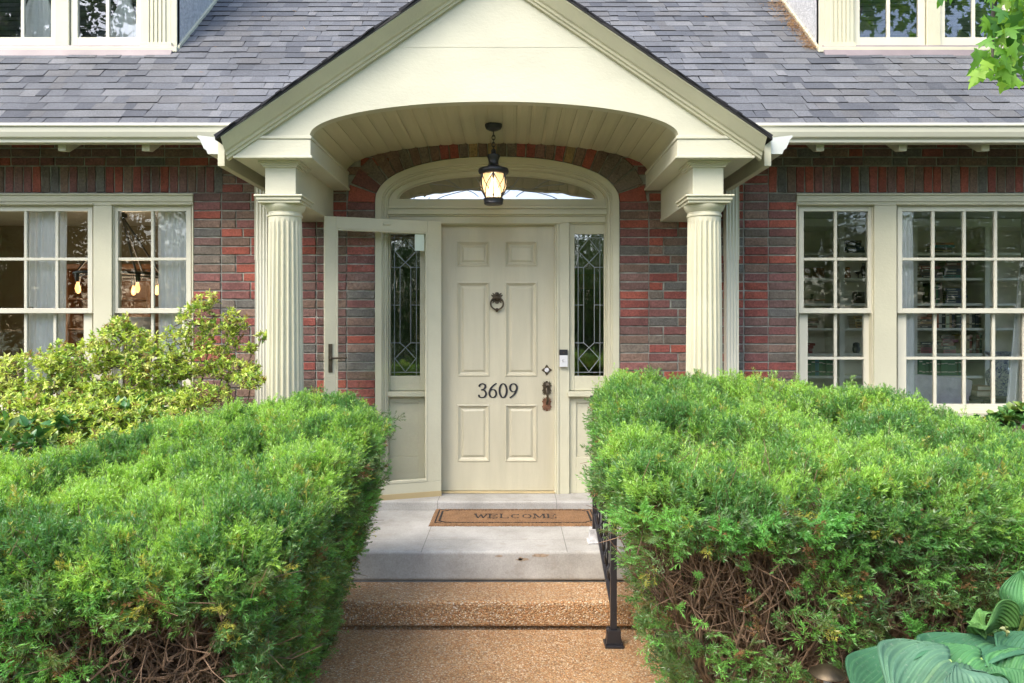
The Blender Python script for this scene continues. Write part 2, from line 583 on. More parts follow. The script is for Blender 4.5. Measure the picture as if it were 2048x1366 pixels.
struct(g.build('porch', [M_conc, M_chip], bevel=.018, seg=3))

# ===================================================================== HOUSE
house = thing('brick_house', 'dark red brick house with a cream gabled portico, grey shingle roof and dormers', 'house', (CX, YW, 0))

# ---- brick wall
PITCH, Z0 = .0655, 2.813
PAL = [((.330, .092, .062), 13), ((.290, .088, .070), 13), ((.220, .095, .084), 16), ((.195, .112, .095), 18),
       ((.215, .140, .105), 20), ((.175, .143, .113), 12), ((.155, .146, .128), 6)]
PALC = [p[0] for p in PAL]; PALW = [p[1] for p in PAL]


def bcol():
    c = random.choices(PALC, PALW)[0]; k = random.uniform(.82, 1.18)
    return tuple(q * k for q in c)


wall = MB()


def brick(c4, y=YW, depth=.012, col=None):
    """c4: four (x,z) corners; chamfered, slightly uneven face"""
    cx = sum(p[0] for p in c4) / 4; cz = sum(p[1] for p in c4) / 4
    yy = y + random.uniform(-.0018, .0018)
    tilt = random.uniform(-.0015, .0015)
    ring0, ring1, ring2 = [], [], []
    for i, (x, z) in enumerate(c4):
        jx, jz = random.uniform(-.0025, .0025), random.uniform(-.0018, .0018)
        dx, dz = cx - x, cz - z
        L = math.hypot(dx, dz)
        sx, sz = (1 if dx > 0 else -1), (1 if dz > 0 else -1)
        ring0.append((x + jx, y + depth, z + jz))
        ring1.append((x + jx, yy + .004, z + jz))
        ring2.append((x + jx + sx * .0035, yy + tilt * (1 if i % 2 else -1), z + jz + sz * .003))
    fs = [(8, 9, 10, 11)]
    for i in range(4):
        j = (i + 1) % 4
        fs += [(i, j, 4 + j, 4 + i), (4 + i, 4 + j, 8 + j, 8 + i)]
    wall.add(ring0 + ring1 + ring2, fs, 0, col or bcol())


def row(x0, x1, zt, j=.0105, full=None, ph=0):
    """one course between x0 and x1, top at zt"""
    zb = zt - PITCH + j * .95
    if full:
        brick([(x0, zt), (x1, zt), (x1, zb), (x0, zb)]); return
    x = x0
    seq = ph
    while x < x1 - .02:
        w = (.205, .098, .205, .205, .15)[seq % 5] if ph % 2 else (.098, .205, .15, .205, .205)[seq % 5]
        seq += 1
        xe = min(x + w, x1)
        if x1 - xe < .06: xe = x1
        brick([(x, zt), (xe, zt), (xe, zb), (x, zb)])
        x = xe + j


ARX, ARA, ARZ, ARB, ARN = -.094, .899, 2.549, .338, 2.25   # the arched door opening


def sup(t, da=0.0, a=ARA, b=ARB, n=ARN):
    """super-ellipse point (x,z) at angle t, pushed out by da"""
    ct, st = math.cos(t), math.sin(t)
    return (ARX + (a + da) * math.copysign(abs(ct) ** (2 / n), ct), ARZ + (b + da) * abs(st) ** (2 / n))


def in_arch(x, z, da):
    return z > ARZ and (abs((x - ARX) / (ARA + da)) ** ARN + ((z - ARZ) / (ARB + da)) ** ARN) < 1


WL1, WR0 = X(386, YW), X(1593.5, YW)        # window openings: left group ends here, right group starts here
WT, WB = Z(390, YW), Z(830, YW)
WL0, WR1 = X(-292, YW), X(2252, YW)
k0 = -5
for k in range(k0, 46):
    zt = Z0 - k * PITCH
    if zt < -.1: break
    above = zt > Z0 + .001
    sold = (not above) and zt > Z0 - 3 * PITCH + .001
    # side fields
    for (a, b_, sgn) in ((-6.2, -2.13, -1), (1.905, 6.2, 1)):
        if above:
            row(a, b_, zt, ph=0 if k % 2 else 3)
        elif sold:
            if zt > Z0 - .001:
                x = a
                while x < b_ - .03:
                    brick([(x, Z0), (x + .0585, Z0), (x + .0585, Z0 - 3 * PITCH + .008), (x, Z0 - 3 * PITCH + .008)])
                    x += .0672
        else:
            if sgn < 0:
                row(WL1 + .004, b_, zt, full=True)
                if zt < WB + .03: row(WL0, WL1 - .004, zt, ph=k)
                row(a, WL0 - .01, zt, ph=k)
            else:
                row(a, WR0 - .004, zt, full=True)
                if zt < WB + .03: row(WR0 + .004, WR1, zt, ph=k)
                row(WR1 + .01, b_, zt, ph=k)
    # centre field
    if zt < ARZ + .03:
        row(-2.12, -1.205, zt, ph=k % 5); row(-1.197, -.996, zt, full=True)
        row(.81, 1.018, zt, full=True); row(1.026, 1.897, zt, ph=(k + 2) % 5)
    else:
        x = -2.12
        row(-2.12, -1.205, zt, ph=k % 5); row(1.026, 1.897, zt, ph=(k + 2) % 5)
        x = -1.197 + (.1 if k % 2 else 0)
        while x < 1.0:
            xe = min(x + .205, 1.018)
            if not (in_arch((x + xe) / 2, zt - .03, .16) or in_arch(x, zt - .03, .1) or in_arch(xe, zt - .03, .1)):
                brick([(x, zt), (xe, zt), (xe, zt - PITCH + .008), (x, zt - PITCH + .008)])
            x = xe + .0085
# radial arch bricks, evenly spaced along the opening
ts = np.linspace(0.0, math.pi, 1500)
pp = np.array([sup(t, .0) for t in ts]); s = np.concatenate([[0], np.cumsum(np.hypot(*np.diff(pp, axis=0).T))])
nb = int(s[-1] / .068)
for i in range(nb):
    ta, tb = np.interp([(i + .06) * s[-1] / nb, (i + .94) * s[-1] / nb], s, ts)
    pa, pb = sup(ta, .004), sup(tb, .004)
    def outw(t):
        e = .02
        p, q = sup(max(t - e, 0), 0), sup(min(t + e, math.pi), 0)
        nx, nz = (q[1] - p[1]), -(q[0] - p[0]); L = math.hypot(nx, nz)
        return nx / L, nz / L
    na, nb2 = outw(ta), outw(tb)
    LEN = .198
    c = bcol()
    if random.random() < .06: c = (.36, .25, .12)
    brick([pa, pb, (pb[0] + nb2[0] * LEN, pb[1] + nb2[1] * LEN), (pa[0] + na[0] * LEN, pa[1] + na[1] * LEN)], y=YW - .004, col=c)
# mortar bed with the openings left free
ym = YW + .0085
def mort(x0, x1, z0, z1): wall.box(x0, x1, ym, ym + .09, z0, z1, 1)
mort(-6.2, WL0, -.1, 3.2); mort(6.2, WR1, -.1, 3.2)
mort(WL0, WL1, -.1, WB); mort(WR0, WR1, -.1, WB)
mort(WL0, WL1, WT, 3.2); mort(WR0, WR1, WT, 3.2)
mort(WL1, ARX - ARA, -.1, 3.2); mort(ARX + ARA, WR0, -.1, 3.2)
n = 60
A = [sup(math.pi * (1 - i / n), .001) for i in range(n + 1)]
wall.slab(A, [(x, 3.2) for x, z in A], ym, ym + .09, 1)
wall.build('brick_wall', [M_brick, M_mortar], house)

# ---- main roof (shingle courses) ------------------------------------------
SL = .926
ang = math.atan(SL)
YE, ZE = 5.02, 2.975           # eave edge
def roof_z(y): return ZE + SL * (y - YE)
SHC = [((.136, .143, .155), 14), ((.121, .128, .141), 10), ((.152, .158, .168), 10), ((.096, .103, .117), 5), ((.182, .187, .194), 5), ((.143, .145, .149), 8)]


def scol(k=1.0):
    c = random.choices([p[0] for p in SHC], [p[1] for p in SHC])[0]; q = random.uniform(.9, 1.1) * k
    return tuple(v * q for v in c)


def shingles(mb, org, ux, us, un, width, length, expo=.108, clip=None):
    """courses up a slope: org corner, ux along the eave, us up the slope, un outward"""
    org, ux, us, un = map(np.array, (org, ux, us, un))
    rows = int(length / expo) + 1
    for r in range(rows):
        x = -random.uniform(0, .3)
        lift = random.uniform(.005, .0075)
        last = scol()
        while x < width:
            w = random.choice((.07, .10, .12, .15, .18, .22))
            x0, x1 = max(x, 0), min(x + w, width)
            x += w
            if x1 - x0 < .02: continue
            mid = org + ux * (x0 + x1) / 2 + us * (r * expo)
            if clip and not clip(mid): continue
            slant = random.uniform(.0, .03)
            d0 = random.uniform(-.005, .003); d1 = d0 + random.uniform(-.003, .003)
            hi = lift + (.004 if random.random() < .45 else 0)
            a = org + ux * x0 + us * (r * expo + d0); b = org + ux * x1 + us * (r * expo + d1)
            c_ = org + ux * (x1 - slant * .5) + us * (r * expo + expo * 1.35); d_ = org + ux * (x0 - slant * .5) + us * (r * expo + expo * 1.35)
            vs = [a + un * hi, b + un * (hi + random.uniform(-.001, .0015)), c_ + un * .0008, d_ + un * .0008,
                  a - un * .009, b - un * .009]
            vs = [tuple(v) for v in vs]
            mb.add(vs, [(0, 1, 2, 3)], 0, scol())
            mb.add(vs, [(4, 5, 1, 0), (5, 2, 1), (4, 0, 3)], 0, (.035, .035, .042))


RIDGE_Y = 9.2
roof = MB()
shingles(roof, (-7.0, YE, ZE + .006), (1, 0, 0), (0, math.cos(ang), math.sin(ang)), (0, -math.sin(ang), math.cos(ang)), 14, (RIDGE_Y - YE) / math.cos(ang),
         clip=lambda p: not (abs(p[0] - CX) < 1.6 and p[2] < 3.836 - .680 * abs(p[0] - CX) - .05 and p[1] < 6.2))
pr = [(YE, ZE), (RIDGE_Y, roof_z(RIDGE_Y)), (13.4, ZE), (13.4, ZE - .06), (RIDGE_Y, roof_z(RIDGE_Y) - .06), (YE + .01, ZE - .045)]
roof.extrude_x(pr, -7.0, CX - 1.3, mi=1); roof.extrude_x(pr, CX + 1.3, 7.0, mi=1)
pr = [(5.36, roof_z(5.36)), (RIDGE_Y, roof_z(RIDGE_Y)), (13.4, ZE), (13.4, ZE - .06), (RIDGE_Y, roof_z(RIDGE_Y) - .06), (5.36, roof_z(5.36) - .06)]
roof.extrude_x(pr, CX - 1.3, CX + 1.3, mi=1)
roof.build('roof', [M_shingle, M_dark], house)

# gable walls under the main roof ends and plain rear wall
gw = MB()
for x0, x1 in ((-6.3, -6.2), (6.2, 6.3)):
    gw.box(x0, x1, 5.6, 5.85, -.1, 3.2); gw.box(x0, x1, 8.3, 12.9, -.1, 3.2); gw.box(x0, x1, 5.85, 8.3, -.1, .7); gw.box(x0, x1, 5.85, 8.3, 2.78, 3.2)  # unseen gap in each gable, added so daylight reaches the rooms
    gw.prism([(5.6, 3.2), (12.9, 3.2), (9.2, 6.6)], lambda a, b: (x0, a, b), lambda a, b: (x1, a, b))
gw.box(-6.3, 6.3, 12.9, 13.0, -.1, 3.2)
gw.build('gable_wall', M_stucco, house)

# ---- eave: gutters, soffit, rafter tails
prof = [(5.07, 2.993), (4.995, 2.993), (4.985, 2.985), (4.985, 2.972), (4.997, 2.966), (5.0, 2.935), (5.012, 2.905), (5.035, 2.892), (5.035, 2.872),
        (5.07, 2.872), (5.07, 2.90)]
for x0, x1 in ((-7, X(560, 5.0)), (X(1440, 5.0), 7)):
    q = MB(); q.extrude_x(prof, x0, x1)
    q.build('gutter', M_gutter, house, bevel=.003)
sf = MB()
for x0, x1 in ((-6.3, -1.2), (1.0, 6.3)):
    sf.box(x0, x1, 5.075, 5.105, 2.873, 2.965)
    sf.prism([(5.105, 2.93), (5.6, 3.36), (5.6, 3.33), (5.105, 2.90)], lambda a, b: (x0, a, b), lambda a, b: (x1, a, b))
sf.build('soffit', M_trim, house, bevel=.002)
rx = [X(126, 5.12), X(293, 5.12), X(1639, 5.12), X(1804, 5.12), X(1969, 5.12)]
step = (rx[1] - rx[0])
rx = [rx[0] - step * i for i in (2, 1)] + rx + [rx[-1] + step]
for x in rx:
    q = MB()
    q.prism([(5.107, 2.832), (5.16, 2.838), (5.54, 3.07), (5.54, 3.19), (5.107, 2.90)], lambda a, b: (x - .027, a, b), lambda a, b: (x + .027, a, b))
    q.build('rafter_tail', M_trim, house, bevel=.003)

# ---- portico ---------------------------------------------------------------
YP = 4.478                      # face of the tympanum
YR = 4.36                       # front edge of the porch roof
PSL = .680
ZAP = Z(-104, YR); XLE = X(441, YR); XRE = X(1534, YR)
XAP = CX
def proof(x): return ZAP - PSL * abs(x - XAP)
VA, VB, VZ = 1.10, .20, 2.779   # vault ellipse


def vault(x):
    q = 1 - ((x - CX) / VA) ** 2
    return VZ + VB * math.sqrt(max(q, 0))


ped = MB()
xs = sorted(set(list(np.linspace(XLE + .12, XRE - .12, 40)) + [CX - VA * math.cos(i * math.pi / 60) for i in range(61)] + [CX - VA - 1e-4, CX + VA + 1e-4, CX]))
ZS = Z(95, YP)
lo, hi, up0, up1 = [], [], [], []
for x in xs:
    b_ = vault(x) if abs(x - CX) <= VA else 2.752
    t_ = proof(x) - .06
    if t_ <= b_: continue
    lo.append((x, b_)); hi.append((x, min(t_, ZS)))
    if t_ > ZS: up0.append((x, ZS)); up1.append((x, t_))
ped.slab(lo, hi, YP, YP + .07)
ped.slab(up0, up1, YP - .0012, YP + .07)
# a bead that finishes the arch edge
arc = [(CX - VA * math.cos(i * math.pi / 90), VZ + VB * math.sin(i * math.pi / 90)) for i in range(91)]
ped.build('tympanum', M_board, house, bevel=.003)

rk = MB()
RP = [(-.004, YR), (.012, YR), (.018, YR + .008), (.075, YR + .060), (.082, YR + .074), (.098, YR + .080), (.101, YR + .092), (.116, YR + .096), (.120, YP + .01), (-.004, YP + .01)]
for xe in (XLE, XRE):
    q = MB()
    q.prism(RP, lambda v_, y: (XAP, y, ZAP - .012 - v_), lambda v_, y: (xe, y, proof(xe) - .012 - v_))
    q.build('rake_moulding', M_trim, house, bevel=.002)

# porch roof slopes with shingles, reaching back to the main roof
pr_ = MB()
pang = math.atan(PSL)
for sgn, xe in ((-1, XLE - .03), (1, XRE + .03)):
    ux = (0, 1, 0); us = (-sgn * math.cos(pang), 0, math.sin(pang)); un = (sgn * math.sin(pang), 0, math.cos(pang))
    Ls = abs(xe - XAP) / math.cos(pang)
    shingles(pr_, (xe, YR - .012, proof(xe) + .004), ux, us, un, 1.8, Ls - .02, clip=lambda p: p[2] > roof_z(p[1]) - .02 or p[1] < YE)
    a = (xe, proof(xe)); b_ = (XAP, ZAP)
    def yend(x): return max(YE + (proof(x) - ZE) / SL + .15, YW)
    vs = [(a[0], YR - .008, a[1]), (b_[0], YR - .008, b_[1]), (b_[0], yend(b_[0]), b_[1]), (a[0], yend(a[0]), a[1])]
    pr_.hexa([(x, y, z - .016) for x, y, z in vs] + vs, mi=1)
pr_.build('porch_roof', [M_shingle, M_dark], house)

# barrel vaulted plank ceiling
cl = MB()
tt = np.linspace(0, math.pi, 1200)
ex, ez = CX - VA * np.cos(tt), VZ + VB * np.sin(tt)
sl_ = np.concatenate([[0], np.cumsum(np.hypot(np.diff(ex), np.diff(ez)))])
NPL = 25
for i in range(NPL):
    t0, t1 = np.interp([i * sl_[-1] / NPL + .0015, (i + 1) * sl_[-1] / NPL - .0015], sl_, tt)
    pl, po = [], []
    for q in range(5):
        t = t0 + (t1 - t0) * q / 4
        e = .004 if q in (0, 4) else 0.0
        pl.append((CX - (VA + .003 + e) * math.cos(t), VZ + (VB + .003 + e) * math.sin(t)))
        po.append((CX - (VA + .03) * math.cos(t), VZ + (VB + .03) * math.sin(t)))
    cl.slab(pl, po, YP + .05, YW + .002)
o_ = [(CX - (VA + .015) * math.cos(t), VZ + (VB + .015) * math.sin(t)) for t in np.linspace(0, math.pi, 60)]
o2 = [(CX - (VA + .04) * math.cos(t), VZ + (VB + .04) * math.sin(t)) for t in np.linspace(0, math.pi, 60)]
cl.slab(o_, o2, YP + .06, YW)
cl.build('porch_ceiling', M_ceil, house)

# entablature beams: cap box, soffit, beam and neck moulding
for s_ in (-1, 1):
    def mx(d): return CX + s_ * d
    q = MB()
    xi, xo = 1.092, 1.538
    yf = 4.478 - .012
    q.box(mx(xi), mx(xo), yf, YW - .001, 2.652, 2.752)
    q.box(mx(xi - .012), mx(xo + .012), yf - .014, YW - .001, 2.636, 2.652)
    q.box(mx(xi - .006), mx(xo + .006), yf - .007, YW - .001, 2.752, 2.772)
    q.build('entablature', M_board, house, bevel=.004)
    q = MB()
    bi, bo = 1.203, 1.389
    q.box(mx(bi), mx(bo), 4.545, YW - .001, 2.430, 2.636)
    for i_, (e, z0, z1) in enumerate(((.012, 2.60, 2.612), (.022, 2.612, 2.624), (.034, 2.624, 2.636))):
        q.box(mx(bi - e), mx(bo + e), 4.545 - e, 4.545 + .19 + e, z0, z1 - .0003)
    q.box(mx(bi - .004), mx(bo + .05), 4.79, YW - .001, 2.405, 2.43)
    q.build('porch_beam', M_board, house, bevel=.003)
    # column
    xc, yc = CX + s_ * 1.296, 4.64
    col_ = thing_part = None
    q = MB()
    NF = 20
    def flute(a, i): return 1.0
    def fl_rf(amp):
        return lambda a, i: 1 - amp * max(0.0, math.cos(a * NF)) ** .55 if math.cos(a * NF) > 0 else 1.0
    zb, zt_ = .329, 2.285
    prof = []
    rs = [(0.128, zb + .06), (0.1175, zb + .09)]
    nn = NF * 10
    hs = np.linspace(zb + .12, zt_ - .012, 30)
    pr2 = [(.134, zb + .001), (.134, zb + .035), (.126, zb + .05), (.126, zb + .07), (.1165, zb + .085)]
    body = []
    for h in hs:
        t = (h - zb) / (zt_ - zb)
        body.append((.1160 - .0160 * t ** 1.6, h))
    top = [(.1002, zt_ + .004), (.1002, zt_ + .022), (.106, zt_ + .026), (.106, zt_ + .036), (.1005, zt_ + .04), (.1005, zt_ + .052),
           (.108, zt_ + .058), (.118, zt_ + .075), (.124, zt_ + .088), (.124, zt_ + .095)]
    allp = pr2 + body + top
    i0, i1 = len(pr2), len(pr2) + len(body) - 1
    def rf(a, i):
        if i0 <= i <= i1:
            c_ = math.cos(a * NF)
            d = max(0.0, c_ + .45) / 1.45
            fade = min(1, (i - i0 + .3) / 1.2, (i1 - i + .3) / 1.2)
            return 1 - .15 * math.sqrt(d) * fade
        return 1.0
    q.lathe(allp, (xc, yc, 0), nn, rf=rf)
    col_ = q.build('column', M_trim, house, smooth=28)
    q = MB()
    q.box(xc - .128, xc + .128, yc - .128, yc + .128, 2.3805, 2.397)
    q.box(xc - .137, xc + .137, yc - .137, yc + .137, 2.397, 2.417)
    q.box(xc - .146, xc + .146, yc - .146, yc + .146, 2.417, 2.4298)
    q.build('abacus', M_trim, col_, bevel=.004)
    # half-hidden side gutter with its cut end, and the downspout at the wall
    q = MB()
    gi = 1.700 if s_ > 0 else 1.695
    P = [(gi, 2.80), (gi + .135, 2.815), (gi + .14, 2.805), (gi + .122, 2.79), (gi + .112, 2.765), (gi + .098, 2.735), (gi + .082, 2.722), (gi + .074, 2.70), (gi, 2.70)]
    q.extrude_y([(mx(a), b_) for a, b_ in P], 4.63, YW - .015)
    gt = q.build('gutter', M_gutter, house, bevel=.002)
    q = MB(); q.extrude_y([(mx(a), b_) for a, b_ in P], 4.624, 4.6295)
    q.build('end_cap', M_cap, gt)
    q = MB()
    q.box(mx(1.545), mx(1.69), 4.56, YW - .001, 2.772, 2.786)
    q.prism([(1.655, 2.62), (1.698, 2.62), (1.698, 2.80), (1.655, 2.80)], lambda a, b_: (mx(a), 4.60, b_), lambda a, b_: (mx(a), YW - .001, b_))
    q.build('porch_fascia', M_trim, house, bevel=.003)
    q = MB()
    xd = CX + s_ * 1.705
    w_, d_ = .044, .07
    pts = []
    for i in range(9):
        xx = -w_ + 2 * w_ * i / 8
        pts.append((xx, 0.0 if i % 2 else -.005))
    poly = [(xd + a, YW - .02 - d_ + b_) for a, b_ in pts] + [(xd + w_, YW - .02), (xd - w_, YW - .02)]
    q.prism(poly, lambda a, b_: (a, b_, .33), lambda a, b_: (a, b_, 2.16))
    poly2 = [(xd + (a - xd) * 1.06, b_ - .003) for a, b_ in poly[:-2]] + [(xd + w_ * 1.06, YW - .0205), (xd - w_ * 1.06, YW - .0205)]
    q.prism(poly2, lambda a, b_: (a, b_, 2.12), lambda a, b_: (a, b_, 2.71))
    q.build('downspout', M_gutter, house)

# ---- arched door surround --------------------------------------------------
dr = MB()
def arch_ring(o0, o1, y0, y1, zb=.393, mb=None):
    """band between two offsets of the arch, with legs to the sill"""
    ts_ = np.linspace(0, math.pi, 80)
    a = [(ARX + ARA + o0, zb)] + [sup(t, o0) for t in ts_] + [(ARX - ARA - o0, zb)]
    b_ = [(ARX + ARA + o1, zb)] + [sup(t, o1) for t in ts_] + [(ARX - ARA - o1, zb)]
    (mb or dr).slab(a, b_, y0, y1)
arch_ring(-.002, -.052, YW - .006, 5.65)
arch_ring(-.052, -.064, YW + .004, 5.65)
arch_ring(-.064, -.083, YW + .018, 5.65)
arch_ring(-.083, -.092, YW + .028, 5.65)
# lunette board with the elliptical light
YL = 5.57
GA, GB, GZ = .742, .185, Z(398, YL)
ts_ = np.linspace(0, math.pi, 80)
inn = [(ARX + GA * math.cos(t), GZ + GB * math.sin(t)) for t in ts_]
out = [sup(t, -.091) for t in ts_]
dr.slab(inn, out, YL, 5.65)
inn2 = [(ARX + (GA - .012) * math.cos(t), GZ + (GB - .012) * math.sin(t)) for t in ts_]
dr.slab(inn2, inn, YL + .012, 5.64)
xl, xr = ARX - ARA + .091, ARX + ARA - .091
dr.box(xl, xr, YL - .002, 5.65, Z(413, YL), GZ)
# transom mouldings
for py0, py1, dy in ((413, 418, -.028), (418, 422, -.018), (422, 430, -.034), (430, 433, -.012), (433, 445, .0)):
    dr.box(xl + .0005, xr - .0005, YL + dy, 5.652 + dy * .1, Z(py1, YL), Z(py0, YL))
# posts
YJ = 5.575
ZT = Z(445, YL)
def post(p0, p1, y0, z0=.393, z1=None): dr.box(X(p0, 5.57), X(p1, 5.57), y0, 5.655, z0, z1 or ZT)
post(1118, 1139, YJ); post(1113.5, 1118, YJ - .008); post(1109.5, 1113.5, YJ + .012)
post(850, 871.5, YJ); post(871.5, 876, YJ - .008); post(876, 880, YJ + .012)
dr.box(X(880, 5.57), X(1109.5, 5.57), YJ + .0, 5.66, Z(449, 5.57), ZT)      # head stop
# small bead over the door head
dr.box(X(866, 5.56), X(1122, 5.56), YL - .012, YL + .01, Z(447, 5.56), Z(443.5, 5.56))
# sidelights: sash frame, sill, lower panel
def sidelight(p0, p1, g0, g1):
    dr.box(X(p0, 5.6), X(g0, 5.6), 5.60, 5.64, Z(781, 5.6), ZT - .012)
    dr.box(X(g1, 5.6), X(p1, 5.6), 5.60, 5.64, Z(781, 5.6), ZT - .012)
    dr.box(X(g0, 5.6), X(g1, 5.6), 5.601, 5.64, Z(468, 5.6), ZT - .0125)
    dr.box(X(g0, 5.6), X(g1, 5.6), 5.601, 5.64, Z(781, 5.6) - .0005, Z(752, 5.6))
    dr.box(X(p0, 5.6), X(p1, 5.6), 5.59, 5.65, ZT - .012, ZT - .001)
    a, b_ = X(p0 - 3, 5.56), X(p1 + 1, 5.56)
    dr.box(a, b_, 5.545, 5.65, Z(793, 5.56), Z(783, 5.56))
    # lower panel: frame and recessed field
    x0, x1, z0, z1 = X(p0, 5.6), X(p1, 5.6), .393, Z(793, 5.56) - .0005
    m_ = .05
    dr.box(x0, x0 + m_, 5.60, 5.65, z0, z1); dr.box(x1 - m_, x1, 5.60, 5.65, z0, z1)
    dr.box(x0 + m_, x1 - m_, 5.6005, 5.65, z0, z0 + .27); dr.box(x0 + m_, x1 - m_, 5.6005, 5.65, z1 - .05, z1)
    dr.box(x0 + m_, x1 - m_, 5.614, 5.65, z0 + .27, z1 - .05)
sidelight(1139, 1226, 1149, 1208); sidelight(763, 850, 780.5, 840)
surround = dr.build('door_surround', M_trim, house, bevel=.003)
# sill
q = MB(); q.box(-1.02, .83, 5.335, 5.66, .32, .393)
q.build('door_sill', M_conc, house, bevel=.012, seg=3)
q = MB(); q.box(X(880, 5.6), X(1110, 5.6), 5.585, 5.70, .3932, .405)
q.build('threshold', M_brown_sill, house, bevel=.003)
# fanlight glass and its leads
q = MB()
# the old pane leans a little, so it mirrors the porch ceiling above and the sky below
q.slab([(ARX + (GA - .008) * math.cos(t), GZ + .0005) for t in ts_], [(ARX + (GA - .008) * math.cos(t), GZ + (GB - .008) * math.sin(t)) for t in ts_], 0, .003)
q.v = [(x, YL + .016 + y + (z - GZ) * .055, z) for x, y, z in q.v]
fan = q.build('fanlight_pane', M_fan, surround)
q = MB()
def lead(p, r=.0026): q.tube([(a, YL + .013 + (b_ - GZ) * .055, b_) for a, b_ in p], r, 5)
for sg in (-1, 1):
    for pts in ([(0, 0), (.08, .06), (.14, .13), (.16, .175)], [(.14, .02), (.20, .06), (.35, .10), (.50, .115)], [(.06, .10), (.2, .075), (.38, .03), (.45, .0)], [(.28, .085), (.33, .12), (.40, .15)]):
        lead([(ARX + sg * a, GZ + min(b_, GB * .97)) for a, b_ in crom(pts, 6)])
q.build('lead_came', M_lead, surround)
# sidelight glass + cames
for g0, g1 in ((1149, 1208), (780.5, 840)):
    x0, x1, z0, z1 = X(g0, 5.6), X(g1, 5.6), Z(752, 5.6), Z(468, 5.6)
    q = MB(); q.box(x0, x1, 5.618, 5.621, z0, z1)
    q.build('sidelight_pane', glass_mat('leaded_glass', .11, (.9, .9, .9), .3, 9), surround)
    q = MB()
    W_, H_ = x1 - x0, z1 - z0
    def P_(u, v): return (x0 + W_ * u, 5.616, z1 - H_ * v)
    segs = [((.13, 0), (.13, 1)), ((.87, 0), (.87, 1)), ((.0, .025), (1, .025)), ((0, .975), (1, .975)),
            ((.5, .03), (.15, .122)), ((.5, .03), (.85, .122)), ((.15, .122), (.5, .20)), ((.85, .122), (.5, .20)),
            ((.5, .20), (.32, .233)), ((.5, .20), (.68, .233)), ((0, .233), (.32, .233)), ((.68, .233), (1, .233)),
            ((.32, .233), (.32, .767)), ((.68, .233), (.68, .767)), ((0, .5), (.32, .5)), ((.68, .5), (1, .5)),
            ((0, .767), (.32, .767)), ((.68, .767), (1, .767)), ((.32, .767), (.5, .80)), ((.68, .767), (.5, .80)),
            ((.5, .80), (.15, .878)), ((.5, .80), (.85, .878)), ((.15, .878), (.5, .972)), ((.85, .878), (.5, .972))]
    for a, b_ in segs: q.tube([P_(*a), P_(*b_)], .0026, 6)
    q.build('lead_came', M_lead, surround)
# doorbell
q = MB()
q.box(X(1119, 5.56), X(1135, 5.56), 5.545, 5.575, Z(733.5, 5.56), Z(710.5, 5.56), 0)
q.box(X(1119, 5.56), X(1135, 5.56), 5.544, 5.575, Z(710.5, 5.56) + .0004, Z(699, 5.56), 1)
q.lathe([(.012, 0), (.0125, -.003), (.010, -.004), (.0098, -.0025), (.001, -.003)], (X(1127, 5.56), 5.5449, Z(721, 5.56)), 24, axis='y', mi=2)
q.lathe([(.005, 0), (.004, -.0025)], (X(1127, 5.56), 5.5439, Z(705, 5.56)), 16, axis='y', mi=3)
q.build('doorbell', [M_silver, M_black, M_zinc, M_wood_dk], surround, bevel=.0015)

# ---- front door ------------------------------------------------------------
YD = 5.625
dx0, dx1, dz0, dz1 = X(882, YD), X(1108.5, YD), .408, Z(447.5, YD)
pxs = [(X(914, YD), X(979.5, YD)), (X(1010, YD), X(1074.5, YD))]
pzs = [(Z(923.6, YD), Z(809, YD)), (Z(753, YD), Z(563.6, YD)), (Z(533, YD), Z(482, YD))]
d = MB()
xs_ = [dx0, pxs[0][0], pxs[0][1], pxs[1][0], pxs[1][1], dx1]
zs_ = [dz0, pzs[0][0], pzs[0][1], pzs[1][0], pzs[1][1], pzs[2][0], pzs[2][1], dz1]
for i in range(5):
    for j in range(7):
        if i in (1, 3) and j in (1, 3, 5): continue
        d.add([(xs_[i], YD, zs_[j]), (xs_[i + 1], YD, zs_[j]), (xs_[i + 1], YD, zs_[j + 1]), (xs_[i], YD, zs_[j + 1])], [(0, 1, 2, 3)])
LV = [(0, 0), (.002, -.004), (.009, -.006), (.015, .001), (.022, .008), (.030, .013), (.036, .013), (.038, .010), (.050, .004), (.053, .004)]
for x0, x1 in pxs:
    for z0, z1 in pzs:
        prev = None
        for ins, dep in LV:
            rg = [(x0 + ins, YD + dep, z0 + ins), (x1 - ins, YD + dep, z0 + ins), (x1 - ins, YD + dep, z1 - ins), (x0 + ins, YD + dep, z1 - ins)]
            if prev:
                d.add(prev + rg, [(k, (k + 1) % 4, 4 + (k + 1) % 4, 4 + k) for k in range(4)])
            prev = rg
        d.add(prev, [(0, 1, 2, 3)])
d.add([(dx0, YD, dz0), (dx1, YD, dz0), (dx1, YD + .045, dz0), (dx0, YD + .045, dz0), (dx0, YD, dz1), (dx1, YD, dz1), (dx1, YD + .045, dz1), (dx0, YD + .045, dz1)],
      [(0, 3, 2, 1), (4, 5, 6, 7), (1, 2, 6, 5), (2, 3, 7, 6), (3, 0, 4, 7)])
door = d.build('front_door', M_door, house)
